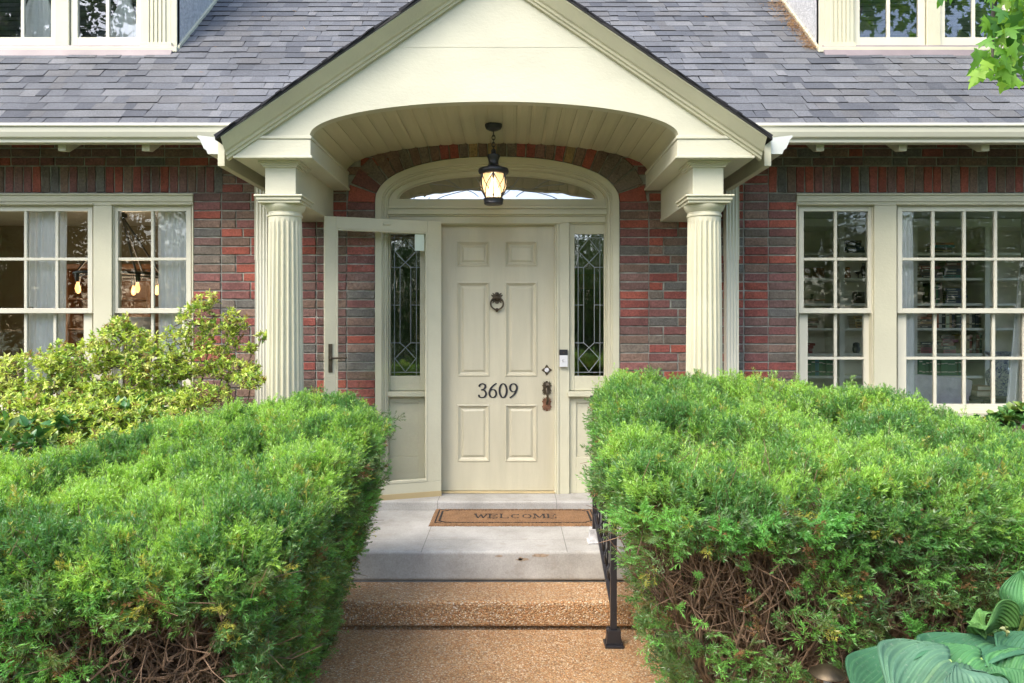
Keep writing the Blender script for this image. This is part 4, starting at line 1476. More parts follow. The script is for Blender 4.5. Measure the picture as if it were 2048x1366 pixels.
# ================================================================= INTERIORS
def room(x0, x1, y1, zf, zc, mw, name):
    q = MB()
    q.box(x0, x1, y1, y1 + .1, zf, zc)
    for xa, outer in ((x0 - .1, x0 < -5), (x1, x1 > 5)):
        if outer:      # unseen side opening, added to let daylight into the room
            q.box(xa, xa + .1, 5.66, 5.85, zf, zc); q.box(xa, xa + .1, 8.3, y1 + .1, zf, zc); q.box(xa, xa + .1, 5.85, 8.3, zf, .7); q.box(xa, xa + .1, 5.85, 8.3, 2.78, zc)
        else: q.box(xa, xa + .1, 5.66, y1 + .1, zf, zc)
    struct(q.build('interior_wall', mw))
    q = MB(); q.box(x0 - .1, x1 + .1, 5.66, y1 + .1, zf - .05, zf)
    struct(q.build('interior_floor', M_wood_dk))
    q = MB(); q.box(x0 - .1, x1 + .1, 5.66, y1 + .1, zc, zc + .05)
    struct(q.build('interior_ceiling', M_ceiling_in))
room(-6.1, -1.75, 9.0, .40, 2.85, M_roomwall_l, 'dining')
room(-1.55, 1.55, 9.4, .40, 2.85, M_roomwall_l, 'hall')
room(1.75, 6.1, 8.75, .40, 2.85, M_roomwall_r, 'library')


def curtain(label, px0, px1, Yc, py0, py1, taper=(0, 0), folds=7, cat='curtain', tie=None, grp='white curtains hanging inside the windows'):
    x0, x1 = X(px0, Yc), X(px1, Yc)
    z0, z1 = Z(py1, Yc), Z(py0, Yc)
    nu, nv = folds * 10, 24
    V, Q = [], []
    ph = random.uniform(0, 6)
    for j in range(nv + 1):
        v = j / nv
        a = x0 + taper[0] * Yc / F * v; b_ = x1 + taper[1] * Yc / F * v
        if tie is not None:
            k = math.exp(-((v - tie) / .16) ** 2) * .55
            mid = (a + b_) / 2
            a += (mid - a) * k; b_ += (mid - b_) * k
        for i in range(nu + 1):
            u = i / nu
            x = a + (b_ - a) * (u + .012 * math.sin(u * folds * 4 + v * 3 + ph))
            amp = .016 * (.6 + .4 * math.sin(u * 9 + ph)) * (.55 + .45 * v)
            y = Yc + amp * math.sin(2 * math.pi * folds * u + .8 * math.sin(v * 2.4 + u * 5 + ph)) + .008 * math.sin(u * 31 + ph)
            V.append((x, y, z1 + (z0 - z1) * v))
    for j in range(nv):
        for i in range(nu):
            q = j * (nu + 1) + i; Q.append((q, q + 1, q + nu + 2, q + nu + 1))
    o = np_mesh('curtain', np.array(V), np.array(Q), M_curtain, None, None, True)
    sm = o.modifiers.new('cloth_thickness', 'SOLIDIFY'); sm.thickness = .004
    tag(o, label, cat, grp)
    return o


YC = 5.65
curtain('long white curtain between the dining chandelier and the wide window mullion', 62, 136, YC, 405, 835, (-4, -6), 5)
curtain('white curtain hanging beside the brick in the narrow dining window', 314, 378, YC, 405, 835, (2, 2), 4)
curtain('white curtain at the far side of the dining window', -200, -150, YC, 405, 835, (0, 0), 5)
curtain('narrow white curtain edge between the two library sashes', 1790, 1822, YC, 405, 835, (0, 6), 2)
curtain('white curtain falling beside the blue and white vase', 2050, 2110, YC, 405, 835, (-42, -10), 4)
def dcur(label, p0, p1, tp, tie=None):
    o = curtain(label, p0, p1, 6.08, -80, 84, tp, 3, tie=tie)
dcur('white bunched curtain in the first attic window beside the dark pane', 52, 104, (-6, 2), .35)
dcur('white tied curtain in the attic window next to the fluted pilaster', 222, 276, (-6, 4), .5)

# ---- chandelier in the dining room
YH = 7.0
cxh, zr = X(238, YH), Z(549, YH)
ch = thing('chandelier', 'black ring chandelier with glowing filament bulbs inside the dining window', 'chandelier', (cxh, YH, 2.85))
q = MB(); q.lathe([(.07, 2.849), (.07, 2.83), (.03, 2.80), (.02, 2.78), (.02, 2.70), (.045, 2.69), (.045, 2.655), (.01, 2.65)], (cxh + .03, YH, 0), 20)
q.build('hub', M_black, ch, smooth=40)
q = MB(); q.ring((cxh, YH, zr), .36, .016, 'z', 48, 8); q.ring((cxh, YH, zr - .03), .36, .007, 'z', 48, 8)
q.build('ring', M_black, ch, smooth=60)
for k in range(6):
    a = 2 * math.pi * k / 6 + .35
    q = MB(); q.tube([(cxh + .03, YH, 2.67), (cxh + .36 * math.cos(a), YH + .36 * math.sin(a), zr)], .010, 8)
    q.build('rod', M_black, ch, smooth=60)
for k in range(8):
    a = 2 * math.pi * k / 8 + .12
    bx_, by_ = cxh + .36 * math.cos(a), YH + .36 * math.sin(a)
    q = MB(); q.lathe([(.02, zr - .01), (.022, zr - .06), (.018, zr - .085)], (bx_, by_, 0), 12)
    so_ = q.build('socket', M_black, ch, smooth=40)
    q = MB(); q.lathe([(.010, zr - .086), (.013, zr - .10), (.022, zr - .135), (.023, zr - .15), (.016, zr - .17), (.004, zr - .18)], (bx_, by_, 0), 14)
    q.build('bulb', M_edison, so_, smooth=60)
pl_ = bpy.data.lights.new('chandelier_light', 'POINT'); pl_.energy = 11; pl_.color = (1, .74, .46); pl_.shadow_soft_size = .3
po = bpy.data.objects.new('chandelier_light', pl_); COL.objects.link(po); po.location = (cxh, YH, zr - .2); adopt(po, ch)

# table lamp and hutch glimpsed below
YT = 6.5
tx = X(282, YT)
tl_ = thing('table_lamp', 'white drum shade table lamp low in the narrow dining window', 'lamp', (tx, YT, 1.0))
q = MB(); q.lathe([(.098, Z(634, YT)), (.118, Z(705, YT)), (.114, Z(705, YT)), (.094, Z(634, YT))], (tx, YT, 0), 32); q.build('lamp_shade', M_shade, tl_, smooth=40)
q = MB(); q.lathe([(.075, 1.152), (.075, 1.165), (.02, 1.19), (.05, 1.30), (.012, 1.42), (.012, 1.5)], (tx, YT, 0), 20); q.build('lamp_base', M_wood_dk, tl_, smooth=40)
def table(label, x0, x1, y0, y1, zt):
    t = thing('table', label, 'table', ((x0 + x1) / 2, (y0 + y1) / 2, .4))
    q = MB(); q.box(x0, x1, y0, y1, zt - .035, zt); q.build('tabletop', M_wood_dk, t, bevel=.005)
    for a in (x0 + .05, x1 - .05):
        for b_ in (y0 + .05, y1 - .05):
            q = MB(); q.box(a - .025, a + .025, b_ - .025, b_ + .025, .401, zt - .036); q.build('leg', M_wood_dk, t, bevel=.004)
table('dark sideboard table under the white drum lamp', tx - .5, tx + .5, 6.25, 6.8, 1.15)
hut = thing('wooden_hutch', 'brown wooden hutch against the dining room back wall', 'cabinet', (-4.6, 8.7, .4))
q = MB(); q.box(-5.2, -4.1, 8.45, 8.99, .401, 1.3); q.build('cabinet_base', M_wood_in, hut, bevel=.01)
q = MB(); q.box(-5.15, -5.10, 8.65, 8.99, 1.301, 2.3); q.box(-4.2, -4.15, 8.65, 8.99, 1.301, 2.3); q.box(-5.0999, -4.2001, 8.95, 8.985, 1.301, 2.299); q.box(-5.2, -4.1, 8.6, 8.99, 2.301, 2.36)
for z in (1.6, 1.95): q.box(-5.0995, -4.2005, 8.67, 8.949, z, z + .025)
q.build('upper_case', M_wood_in, hut, bevel=.006)
for k in range(2):
    q = MB(); q.box(-5.17 + k * .53, -4.66 + k * .53, 8.435, 8.449, .45, 1.25); d_ = q.build('cabinet_door', M_wood_in, hut, bevel=.004)
q = MB()
idr = thing('interior_door', 'orange brown panelled wooden door seen through the leaded sidelight', 'door', (X(1172, 8.2), 8.2, .4))
YI = 8.2
q.box(X(1138, YI), X(1200, YI), YI, YI + .05, .402, Z(548, YI)); q.build('door_leaf', M_wood_in, idr, bevel=.005)
for z0, z1 in ((.6, 1.2), (1.35, 2.05)):
    q = MB(); q.box(X(1160, YI), X(1186, YI), YI - .008, YI - .0005, z0, z1); q.build('door_panel', M_wood_dk, idr, bevel=.006)

# ---- library: bookcase and its contents
YB = 8.35
bc = thing('bookcase', 'built-in cream bookcase across the library back wall', 'bookcase', (4.4, YB, .4))
ups = [X(1565, YB), X(1684, YB), X(1830, YB), X(1975, YB), X(2120, YB)]
shz = [Z(p, YB) for p in (505, 555.5, 606.5, 656, 707, 752)]
for x in ups:
    q = MB(); q.box(x - .028, x + .028, YB, 8.745, .401, 2.75); q.build('upright', M_shelf, bc, bevel=.003)
for i in range(4):
    for z in shz:
        q = MB(); q.box(ups[i] + .0285, ups[i + 1] - .0285, YB + .02, 8.74, z - .028, z); q.build('shelf', M_shelf, bc, bevel=.003)
q = MB(); q.box(ups[0], ups[-1], 8.741, 8.748, .401, 2.75); q.build('back_panel', M_shelf, bc)
q = MB(); q.box(ups[0] - .05, ups[-1] + .05, YB - .03, 8.745, 2.751, 2.84); q.build('cornice', M_shelf, bc, bevel=.006)
BC = {'dark': (.018, .018, .02), 'brown': (.10, .05, .025), 'red': (.23, .02, .015), 'crimson': (.26, .03, .05), 'green': (.02, .13, .03), 'teal': (.02, .18, .19), 'cream': (.55, .47, .33),
      'yellow': (.42, .28, .07), 'blue': (.03, .08, .25), 'orange': (.45, .13, .03), 'grey': (.25, .25, .25), 'tan': (.36, .24, .12), 'navy': (.02, .025, .07)}
ORD = ['first', 'second', 'third', 'fourth', 'fifth', 'sixth', 'seventh', 'eighth', 'ninth', 'tenth', 'eleventh', 'twelfth', 'thirteenth', 'fourteenth', 'fifteenth', 'sixteenth', 'seventeenth', 'eighteenth', 'nineteenth', 'twentieth']
SHN = ['top', 'second', 'third', 'fourth', 'fifth', 'bottom']
BAYN = {0: 'behind the narrow sash', 1: 'behind the mullion', 2: 'behind the wide sash'}


def book(x0, x1, z0, z1, c, label, lying, yb=None, lean=0):
    q = MB()
    y0 = yb if yb is not None else YB + .05 + random.uniform(0, .03)
    y1 = y0 + .17
    col = tuple(v * random.uniform(.85, 1.15) for v in BC[c])
    page = (.62, .56, .42)
    t = .003
    if lying:
        q.box(x0, x1, y0, y1, z1 - t, z1, 0, col); q.box(x0, x1, y0, y1, z0, z0 + t, 0, col)
        q.box(x0, x1, y0, y0 + t, z0 + t, z1 - t, 0, col)
        q.box(x0 + .004, x1 - .004, y0 + t, y1 - .006, z0 + t, z1 - t, 0, page)
        q.box(x0 + .02, x0 + (x1 - x0) * .55, y0 - .0006, y0, z0 + (z1 - z0) * .35, z0 + (z1 - z0) * .65, 0, page if c in ('dark', 'navy', 'red', 'green') else (.05, .04, .03))
    else:
        q.box(x0, x0 + t, y0, y1, z0, z1, 0, col); q.box(x1 - t, x1, y0, y1, z0, z1, 0, col)
        q.box(x0 + t, x1 - t, y0, y0 + t, z0, z1, 0, col)
        q.box(x0 + t, x1 - t, y0 + t, y1 - .006, z0 + .005, z1 - .005, 0, page)
        for f in (.72, .2): q.box(x0 + .002, x1 - .002, y0 - .0006, y0, z0 + (z1 - z0) * f, z0 + (z1 - z0) * (f + .06), 0, page if c in ('dark', 'navy', 'green', 'red') else (.06, .04, .03))
    if lean:
        q.v = [(x0 + (x - x0) * math.cos(lean) + (z - z0) * math.sin(lean), y, z0 + (z - z0) * math.cos(lean) + (x1 - x) * math.sin(lean) * .0 + (x - x0) * 0) for x, y, z in q.v]
    o = q.build('book', M_book)
    tag(o, label, 'book', 'books on the library bookcase')


def stack(px0, px1, si, bay, cols, th=.03, what='pile'):
    x0, x1 = X(px0, YB + .06), X(px1, YB + .06)
    z = shz[si] + .0006
    for i, c in enumerate(cols):
        h = th * random.uniform(.85, 1.2); a, b_ = random.uniform(0, .03), random.uniform(0, .05)
        pos = 'lowest' if i == 0 else 'topmost' if i == len(cols) - 1 else ORD[i] + ' up'
        book(x0 + a, x1 - b_, z, z + h - .0008, c, f'{c} book lying {pos}, {what}, {SHN[si]} shelf, {BAYN[bay]}', True)
        z += h


def upright_row(px0, px1, si, bay, cols, h=.2, what='row'):
    x0, x1 = X(px0, YB + .06), X(px1, YB + .06)
    w_ = (x1 - x0) / len(cols)
    for i, c in enumerate(cols):
        hh = h * random.uniform(.86, 1.08)
        book(x0 + i * w_, x0 + (i + 1) * w_ - .0015, shz[si] + .0006, shz[si] + hh, c, f'{c} book standing {ORD[i]}, {SHN[si]} shelf, {BAYN[bay]}', False)


stack(1690, 1730, 0, 1, ['dark', 'navy', 'dark', 'brown'], .032)
stack(1866, 1911, 0, 2, ['yellow', 'brown', 'teal', 'orange'], .03)
stack(1838, 1885, 1, 2, ['dark', 'brown', 'brown', 'red', 'brown'], .031, 'pile next to the curtain')
stack(1888, 1938, 1, 2, ['teal', 'dark', 'navy', 'brown', 'red', 'dark'], .033, 'taller pile')
stack(1613, 1655, 2, 0, ['cream', 'tan'], .024)
upright_row(1861, 1887, 2, 2, ['dark', 'cream', 'green', 'dark', 'brown'], .22)
stack(1889, 1936, 2, 2, ['navy', 'dark', 'navy', 'dark', 'dark', 'navy'], .028)
book(X(1838, YB), X(1848, YB), shz[2] + .0006, shz[2] + .19, 'tan', 'tan book leaning against the upright row on the third shelf', False, lean=.25)
stack(1606, 1642, 3, 0, ['tan', 'cream', 'brown', 'tan', 'cream'], .025, 'pale pile')
stack(1706, 1735, 3, 1, ['yellow', 'yellow', 'cream', 'yellow'], .03, 'yellow pile')
upright_row(1872, 1966, 3, 2, ['orange', 'cream', 'dark', 'cream', 'tan', 'navy', 'dark', 'navy', 'dark', 'tan', 'cream', 'dark', 'navy', 'dark'], .2)
stack(1838, 1870, 3, 2, ['dark', 'brown', 'yellow', 'dark', 'orange'], .026)
stack(1604, 1632, 4, 0, ['red', 'crimson', 'red', 'red'], .03, 'red pile')
stack(1838, 1880, 4, 2, ['crimson', 'crimson', 'brown', 'dark'], .034, 'dull red pile')
stack(1882, 1918, 4, 2, ['crimson', 'dark', 'red', 'crimson', 'brown'], .036, 'bright red pile')
upright_row(1920, 1966, 4, 2, ['yellow', 'brown', 'tan', 'red', 'brown', 'red', 'dark'], .2)
upright_row(1838, 1925, 5, 2, ['green', 'green', 'green', 'green', 'teal', 'green', 'green', 'green', 'green', 'green', 'green', 'green'], .2)
upright_row(1600, 1668, 5, 0, ['green', 'teal', 'green', 'green', 'teal', 'green', 'green', 'green', 'green'], .19)
def lat(name, label, cat, px, si, prof, m_, n=20):
    x = X(px, YB + .1); q = MB(); q.lathe([(r, shz[si] + .0006 + h) for r, h in prof], (x, YB + .12, 0), n)
    return tag(q.build(name, m_, None, smooth=45), label, cat)
lat('basket', 'dark woven basket on the third shelf of the bookcase', 'basket', 1722, 2, [(.07, 0), (.085, .03), (.088, .09), (.080, .13), (.074, .13), (.07, .02)], M_wood_dk)
lat('candle_holder', 'small dark candle holder standing on the cream books', 'candle holder', 1626, 2, [(.022, .052), (.02, .06), (.008, .066), (.01, .085), (.02, .092), (.018, .105)], M_wood_dk)
lat('owl_figurine', 'small black owl figurine on the fifth shelf', 'figurine', 1714, 4, [(.03, 0), (.04, .03), (.042, .06), (.034, .075), (.038, .09), (.034, .112), (.012, .122)], M_black)
lat('goblet', 'thin dark goblet on the second shelf near the mullion', 'goblet', 1718, 1, [(.022, 0), (.018, .006), (.005, .012), (.005, .04), (.03, .06), (.034, .075)], M_wood_dk)
lat('wooden_urn', 'tall dark wooden urn on the second shelf behind the mullion edge', 'urn', 1731, 1, [(.03, 0), (.026, .02), (.045, .07), (.04, .12), (.024, .15), (.03, .17)], M_wood_dk)
lat('carved_bookend', 'brown carved bookend on the second shelf', 'bookend', 1697, 1, [(.035, 0), (.034, .03), (.022, .06), (.03, .09), (.026, .12), (.008, .13)], M_wood_in)
q = MB(); z_ = shz[1] + .0006
q.box(X(1612, YB), X(1668, YB), YB + .25, YB + .27, z_, z_ + .13)
tag(q.build('wooden_tray', M_wood_in, bevel=.006), 'tan wooden tray propped upright on the second shelf', 'tray')
# armchair, table, vase
YV = 6.0
ac = thing('armchair', 'grey linen armchair with a sloping back turned to the library window', 'armchair', (X(1850, YV), YV, .4))
q = MB()
P = [(1788, 800), (1790, 752), (1800, 749), (1850, 750), (1895, 753), (1932, 757), (1945, 761), (1943, 775), (1938, 800), (1934, 830), (1788, 830)]
q.prism([(X(a, YV), Z(b_, YV)) for a, b_ in P], lambda a, b_: (a, YV - .02, b_), lambda a, b_: (a, YV + .11, b_))
q.build('backrest', M_linen, ac, bevel=.02, seg=3)
q = MB(); q.box(X(1792, YV), X(1932, YV), YV + .12, YV + .62, .72, .86); q.build('seat', M_linen, ac, bevel=.03, seg=3)
for a in (1790, 1922):
    q = MB(); q.box(X(a, YV), X(a + 14, YV), YV + .112, YV + .55, .73, 1.05); q.build('armrest', M_linen, ac, bevel=.02, seg=3)
for a in (1800, 1925):
    for b_ in (YV + .02, YV + .55):
        q = MB(); q.tube([(X(a, YV), b_, .401), (X(a, YV), b_, .73)], [.012, .02], 8); q.build('leg', M_wood_dk, ac)
q = MB()
table('dark library table carrying the blue and white vase', X(1935, YV), X(2120, YV), 5.80, 6.40, Z(792, YV))
vx, vy, vz = X(2002, YV), 6.02, Z(791.5, YV)
q = MB(); s_ = 6.02 / F
q.lathe([(19 * s_, vz + .001), (20 * s_, vz + 3 * s_), (17.5 * s_, vz + 8 * s_), (20 * s_, vz + 20 * s_), (24 * s_, vz + 34 * s_), (25 * s_, vz + 42 * s_), (22 * s_, vz + 49 * s_), (17 * s_, vz + 53 * s_),
         (16 * s_, vz + 57 * s_), (17 * s_, vz + 72 * s_), (19 * s_, vz + 80 * s_), (27 * s_, vz + 86 * s_), (27.5 * s_, vz + 88 * s_), (20 * s_, vz + 85 * s_)], (vx, vy, 0), 40)
tag(q.build('porcelain_vase', M_porc, None, smooth=50), 'blue and white porcelain vase with a flared rim on the library table', 'vase')
zt_ = Z(791.5, YV)
for i, c in enumerate(('cream', 'tan')):
    q = MB(); q.box(X(1943 + i, YV), X(1971, YV), 5.93, 6.09, zt_ + .001 + i * .043, zt_ + .042 + i * .043, 0, BC[c])
    q.box(X(1943 + i, YV) + .003, X(1971, YV) - .003, 5.9290, 5.9299, zt_ + .008 + i * .043, zt_ + .036 + i * .043, 0, (.7, .65, .5))
    tag(q.build('book', M_book, bevel=.002), ['cream book lying at the foot of the porcelain vase', 'tan book lying on top of the cream book near the vase'][i], 'book', 'books on the library table')

# ================================================================ VEGETATION
def pt_in_poly(P, poly):
    x, y = P[:, 0], P[:, 1]; ins = np.zeros(len(P), bool)
    n = len(poly)
    for i in range(n):
        x0, y0 = poly[i]; x1, y1 = poly[(i + 1) % n]
        c = ((y0 > y) != (y1 > y)) & (x < (x1 - x0) * (y - y0) / (y1 - y0 + 1e-12) + x0)
        ins ^= c
    return ins


def edge_dist(P, poly):
    d = np.full(len(P), 1e9); nr = np.zeros((len(P), 2))
    n = len(poly)
    for i in range(n):
        a = np.array(poly[i]); b = np.array(poly[(i + 1) % n]); e = b - a
        t = np.clip(((P - a) @ e) / (e @ e), 0, 1)
        q = a + t[:, None] * e; v = P - q; dd = np.linalg.norm(v, axis=1)
        m = dd < d
        d[m] = dd[m]; nr[m] = -v[m] / np.maximum(dd[m], 1e-6)[:, None]
    return d, nr


def chaikin(poly, k=2):
    P = [np.array(p, float) for p in poly]
    for _ in range(k):
        Q = []
        for i in range(len(P)):
            a, b = P[i], P[(i + 1) % len(P)]
            Q += [a * .78 + b * .22, a * .22 + b * .78]
        P = Q
    return [tuple(p) for p in P]


def sprigs(P, D, L, col, npair=9, nl=.021, nw=.0027, seed=0, radial=None):
    """yew shoots: P base, D direction, L length, col (n,3); returns V,Q,C of needles and stems"""
    r = np.random.default_rng(seed)
    n = len(P)
    A = unit(np.cross(D, np.array([0, -.25, 1.0]) + r.normal(0, .45, (n, 3))))        # one side
    B = np.cross(D, A)
    k = npair * 2 + 3
    j = np.arange(k)
    t = np.where(j < npair * 2, .12 + .88 * (j // 2) / (npair - 1), 1.0)
    side = np.where(j % 2 == 0, 1.0, -1.0)
    ph = np.where(side > 0, 0, math.pi)[None, :] + r.normal(0, .35, (n, k))
    if radial is not None:
        ph = np.where(radial[:, None], r.uniform(0, 2 * math.pi, (n, k)), ph)
    lean = np.deg2rad(np.where(j < npair * 2, 62 - 22 * t, 22))[None, :] + r.normal(0, .16, (n, k))
    out = A[:, None, :] * np.cos(ph)[..., None] + B[:, None, :] * np.sin(ph)[..., None]
    nd = out * np.sin(lean)[..., None] + D[:, None, :] * np.cos(lean)[..., None]
    ln = nl * (0.62 + .38 * np.sin(np.pi * (.15 + .75 * t)))[None, :] * r.uniform(.8, 1.15, (n, k))
    base = P[:, None, :] + D[:, None, :] * (L[:, None] * t[None, :])[..., None]
    wdir = unit(np.cross(nd, D[:, None, :] + r.normal(0, .35, (n, k, 3))))
    w = nw * .5
    v0 = base
    v1 = base + nd * (ln * .45)[..., None] + wdir * w
    v2 = base + nd * ln[..., None]
    v3 = base + nd * (ln * .45)[..., None] - wdir * w
    V = np.stack([v0, v1, v2, v3], 2).reshape(-1, 3)
    C = np.repeat(col[:, None, :] * r.uniform(.85, 1.15, (n, k, 1)), 1, 1).reshape(-1, 3)
    # stems
    s = A * .0011
    S = np.stack([P - s, P + s, P + D * L[:, None] + s * .4, P + D * L[:, None] - s * .4], 1).reshape(-1, 3)
    Cs = np.repeat(np.array([[.16, .17, .05]]), n, 0)
    V = np.concatenate([V, S]); C = np.concatenate([C, Cs])
    Q = np.arange(len(V)).reshape(-1, 4)
    return V, Q, C


def hedge(name, label, poly, ztop, inset, zbot, nt, ns, seed, bare, trunkline, ntw, frontfn):
    r = np.random.default_rng(seed)
    poly = chaikin(poly, 2)
    pa = np.array(poly)
    lo, hi = pa.min(0), pa.max(0)
    # ---- top
    C = r.uniform(lo, hi, (nt * 3, 2)); C = C[pt_in_poly(C, poly)][:nt]
    d, nr = edge_dist(C, poly)
    RR = .17
    q = np.clip(d / RR, 0, 1)
    def bumps(xy):
        p3 = np.column_stack([xy, np.zeros(len(xy))])
        return (vnoise(p3, 2.1, seed) - .5) * .08 + (vnoise(p3, 6.5, seed + 3) - .5) * .075 + (vnoise(p3, 12, seed + 5) - .5) * .085
    z = ztop(C) - RR * (1 - np.sqrt(np.clip(1 - (1 - q) ** 2, 0, 1))) * .8 + bumps(C)
    bb = bumps(C); gap = (bb < np.quantile(bb, .16)) & (r.uniform(size=len(C)) < .85)
    C, d, nr, q, z = C[~gap], d[~gap], nr[~gap], q[~gap], z[~gap]
    nrm = unit(np.column_stack([nr * (1 - q)[:, None] * 1.1, np.ones(len(C))]))
    P = [np.column_stack([C, z])]; Nm = [nrm]; kind = [np.zeros(len(C))]
    # ---- sides
    seg = np.roll(pa, -1, 0) - pa; sl = np.linalg.norm(seg, axis=1); cs = np.concatenate([[0], np.cumsum(sl)])
    u = r.uniform(0, cs[-1], ns); i = np.clip(np.searchsorted(cs, u) - 1, 0, len(pa) - 1)
    f = (u - cs[i]) / sl[i]
    xy = pa[i] + seg[i] * f[:, None]
    area = 0.5 * np.sum(pa[:, 0] * np.roll(pa[:, 1], -1) - np.roll(pa[:, 0], -1) * pa[:, 1])
    on = np.column_stack([seg[:, 1], -seg[:, 0]])[i] * (1 if area > 0 else -1)
    on = on / np.linalg.norm(on, axis=1, keepdims=True)
    zt = ztop(xy) - .08
    zb = zbot(xy)
    v = r.uniform(0, 1, ns) ** 1.25
    zz = zt - (zt - zb) * v
    ins = inset(xy, zt - zz)
    p3 = np.column_stack([xy - on * ins[:, None], zz])
    dn_ = (vnoise(p3, 3.5, seed + 7) - .5) * .16 + (vnoise(p3, 9, seed + 8) - .5) * .09
    p3[:, :2] += on * dn_[:, None]
    cover = bare(p3, zt - zz, seed)
    keep = r.uniform(size=ns) < cover
    P.append(p3[keep]); Nm.append(unit(np.column_stack([on[keep], np.full(keep.sum(), .35)]))); kind.append(np.ones(keep.sum()))
    P = np.concatenate(P); Nm = np.concatenate(Nm); kind = np.concatenate(kind)
    # every sampled point is a tuft: a short shoot carrying a fan of sprays
    m = len(P)
    isd = kind > .5
    TD = unit(Nm * .8 + np.where(isd[:, None], np.array([[0, -.1, .15]]), np.array([[0, -.05, .5]])) + r.normal(0, .38, (m, 3)))
    TL = r.uniform(.045, .10, m)
    dep = np.where(isd, r.exponential(.05, m), r.exponential(.028, m)); dep = np.minimum(dep, .2)
    stray = r.uniform(size=m) < .02
    dep[stray] = -.035
    TP = P - Nm * (dep + .03)[:, None] - TD * (TL * .55)[:, None]
    nz = vnoise(P, 4.0, seed + 21); tz = r.uniform(size=m)
    young = np.clip((nz - .42) * 1.6 + (vnoise(P, 13, seed + 22) - .5) * 2.0 + (tz - .5) * .9 + .48, 0, 1)
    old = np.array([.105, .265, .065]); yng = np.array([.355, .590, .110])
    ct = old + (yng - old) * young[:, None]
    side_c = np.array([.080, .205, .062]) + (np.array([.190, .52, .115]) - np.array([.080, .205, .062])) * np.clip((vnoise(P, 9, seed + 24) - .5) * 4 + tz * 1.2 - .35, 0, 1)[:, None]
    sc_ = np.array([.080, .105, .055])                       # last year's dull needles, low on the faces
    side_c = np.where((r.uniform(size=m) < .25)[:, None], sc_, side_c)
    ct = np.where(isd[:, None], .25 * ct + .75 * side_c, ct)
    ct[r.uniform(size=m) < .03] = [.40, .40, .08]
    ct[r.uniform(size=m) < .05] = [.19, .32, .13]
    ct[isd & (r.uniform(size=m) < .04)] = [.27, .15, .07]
    K = 5
    P = np.repeat(TP, K, 0); TDr = np.repeat(TD, K, 0); TLr = np.repeat(TL, K)
    fr = np.tile(np.arange(K) / (K - 1), m)
    P = P + TDr * (TLr * fr * .75)[:, None]
    D = unit(TDr + r.normal(0, .55, (len(P), 3)) * (1.1 - .7 * fr)[:, None])
    L = r.uniform(.035, .065, len(P)) * (1.1 - .35 * fr)
    kind = np.repeat(kind, K)
    n = len(P)
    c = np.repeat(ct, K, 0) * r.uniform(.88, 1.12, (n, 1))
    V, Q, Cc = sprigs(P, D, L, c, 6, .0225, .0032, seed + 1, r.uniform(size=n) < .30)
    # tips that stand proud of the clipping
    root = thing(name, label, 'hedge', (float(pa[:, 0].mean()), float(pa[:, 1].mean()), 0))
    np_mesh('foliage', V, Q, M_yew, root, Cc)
    # ---- branches
    mb = MB()
    tl = [np.array(t) for t in trunkline]
    for k in range(ntw * 3):
        tgt, inward = frontfn(r)
        if inward is not None: b = np.array(inward)
        else:
            b = tl[r.integers(len(tl))] + np.append(r.normal(0, .06, 2), 0)
            b[2] = 0.0
        m1 = b + (tgt - b) * .35 + r.normal(0, .05, 3); m1[2] = b[2] + (tgt[2] - b[2]) * r.uniform(.25, .6)
        m2 = b + (tgt - b) * .72 + r.normal(0, .045, 3)
        pts = crom([b, m1, m2, tgt], 5)
        pts = [p + r.normal(0, .009, 3) for p in pts]
        pq = np.array(pts); de, _ = edge_dist(pq[:, :2], poly); de = np.where(pt_in_poly(pq[:, :2], poly), de, -de)
        if np.any(de < inset(pq[:, :2], np.maximum(ztop(pq[:, :2]) - .08 - pq[:, 2], 0)) + .015) or np.any(pq[:, 2] > ztop(pq[:, :2]) - .05): continue
        r0 = r.uniform(.0035, .0105); r1 = r.uniform(.0010, .0020)
        mb.tube(pts, list(np.linspace(r0, r1, len(pts)) * (1 + .15 * r.normal(size=len(pts)))), 5, cap=True)
        # side twigs
        for _ in range(r.integers(4, 10)):
            i0 = r.integers(len(pts) // 2, len(pts) - 1)
            dd = unit((pts[-1] - pts[i0])[None] + r.normal(0, .12, (1, 3)))[0]
            dd = unit((dd + r.normal(0, .55, 3))[None])[0]
            le = r.uniform(.05, .2)
            q0 = pts[i0]
            mb.tube([q0, q0 + dd * le * .5 + r.normal(0, .008, 3), q0 + dd * le + np.array([0, 0, .02])], [.0024, .0017, .0009], 4, cap=True)
    for t in tl:
        mb.tube([t + np.array([0, 0, -.05]), t + np.array([.02, .01, .3]), t + np.array([-.02, .03, .6])], [.035, .028, .014], 7)
    mb.build('branches', M_twig, root)
    return root


# hedge beside the steps, towards the dining window
PL = [(-.66, 4.22), (-.66, 3.4), (-.68, 2.6), (-.74, 2.24), (-1.5, 2.14), (-2.7, 2.18), (-2.75, 2.5), (-2.15, 3.0), (-1.78, 3.6), (-1.35, 4.22)]
def zL(xy): return 1.265 - (4.25 - xy[:, 1]) * .158 + np.clip(-xy[:, 0] - 1.3, 0, 1) * .07
def insL(xy, dz): return .25 * np.clip(dz / 1.0, 0, 1.2) ** 1.5
def bareL(p, dz, seed):
    top = np.clip(1 - (dz - .03) / .11, 0, 1)
    nz = vnoise(p, 2.6, seed + 31)
    mid = np.where(nz > .50, .50, .13)
    front = p[:, 1] < 2.55
    hole = np.clip(1.6 * np.exp(-(((p[:, 0] + 1.03) / .26) ** 2 + ((p[:, 2] - .70) / .20) ** 2)), 0, 1)
    right_tuft = np.exp(-(((p[:, 0] + .72) / .14) ** 2)) * .9
    mid = np.where(front, np.clip(mid * (1 - hole) + right_tuft * .5, .01, 1), .80)
    return np.maximum(top, mid)
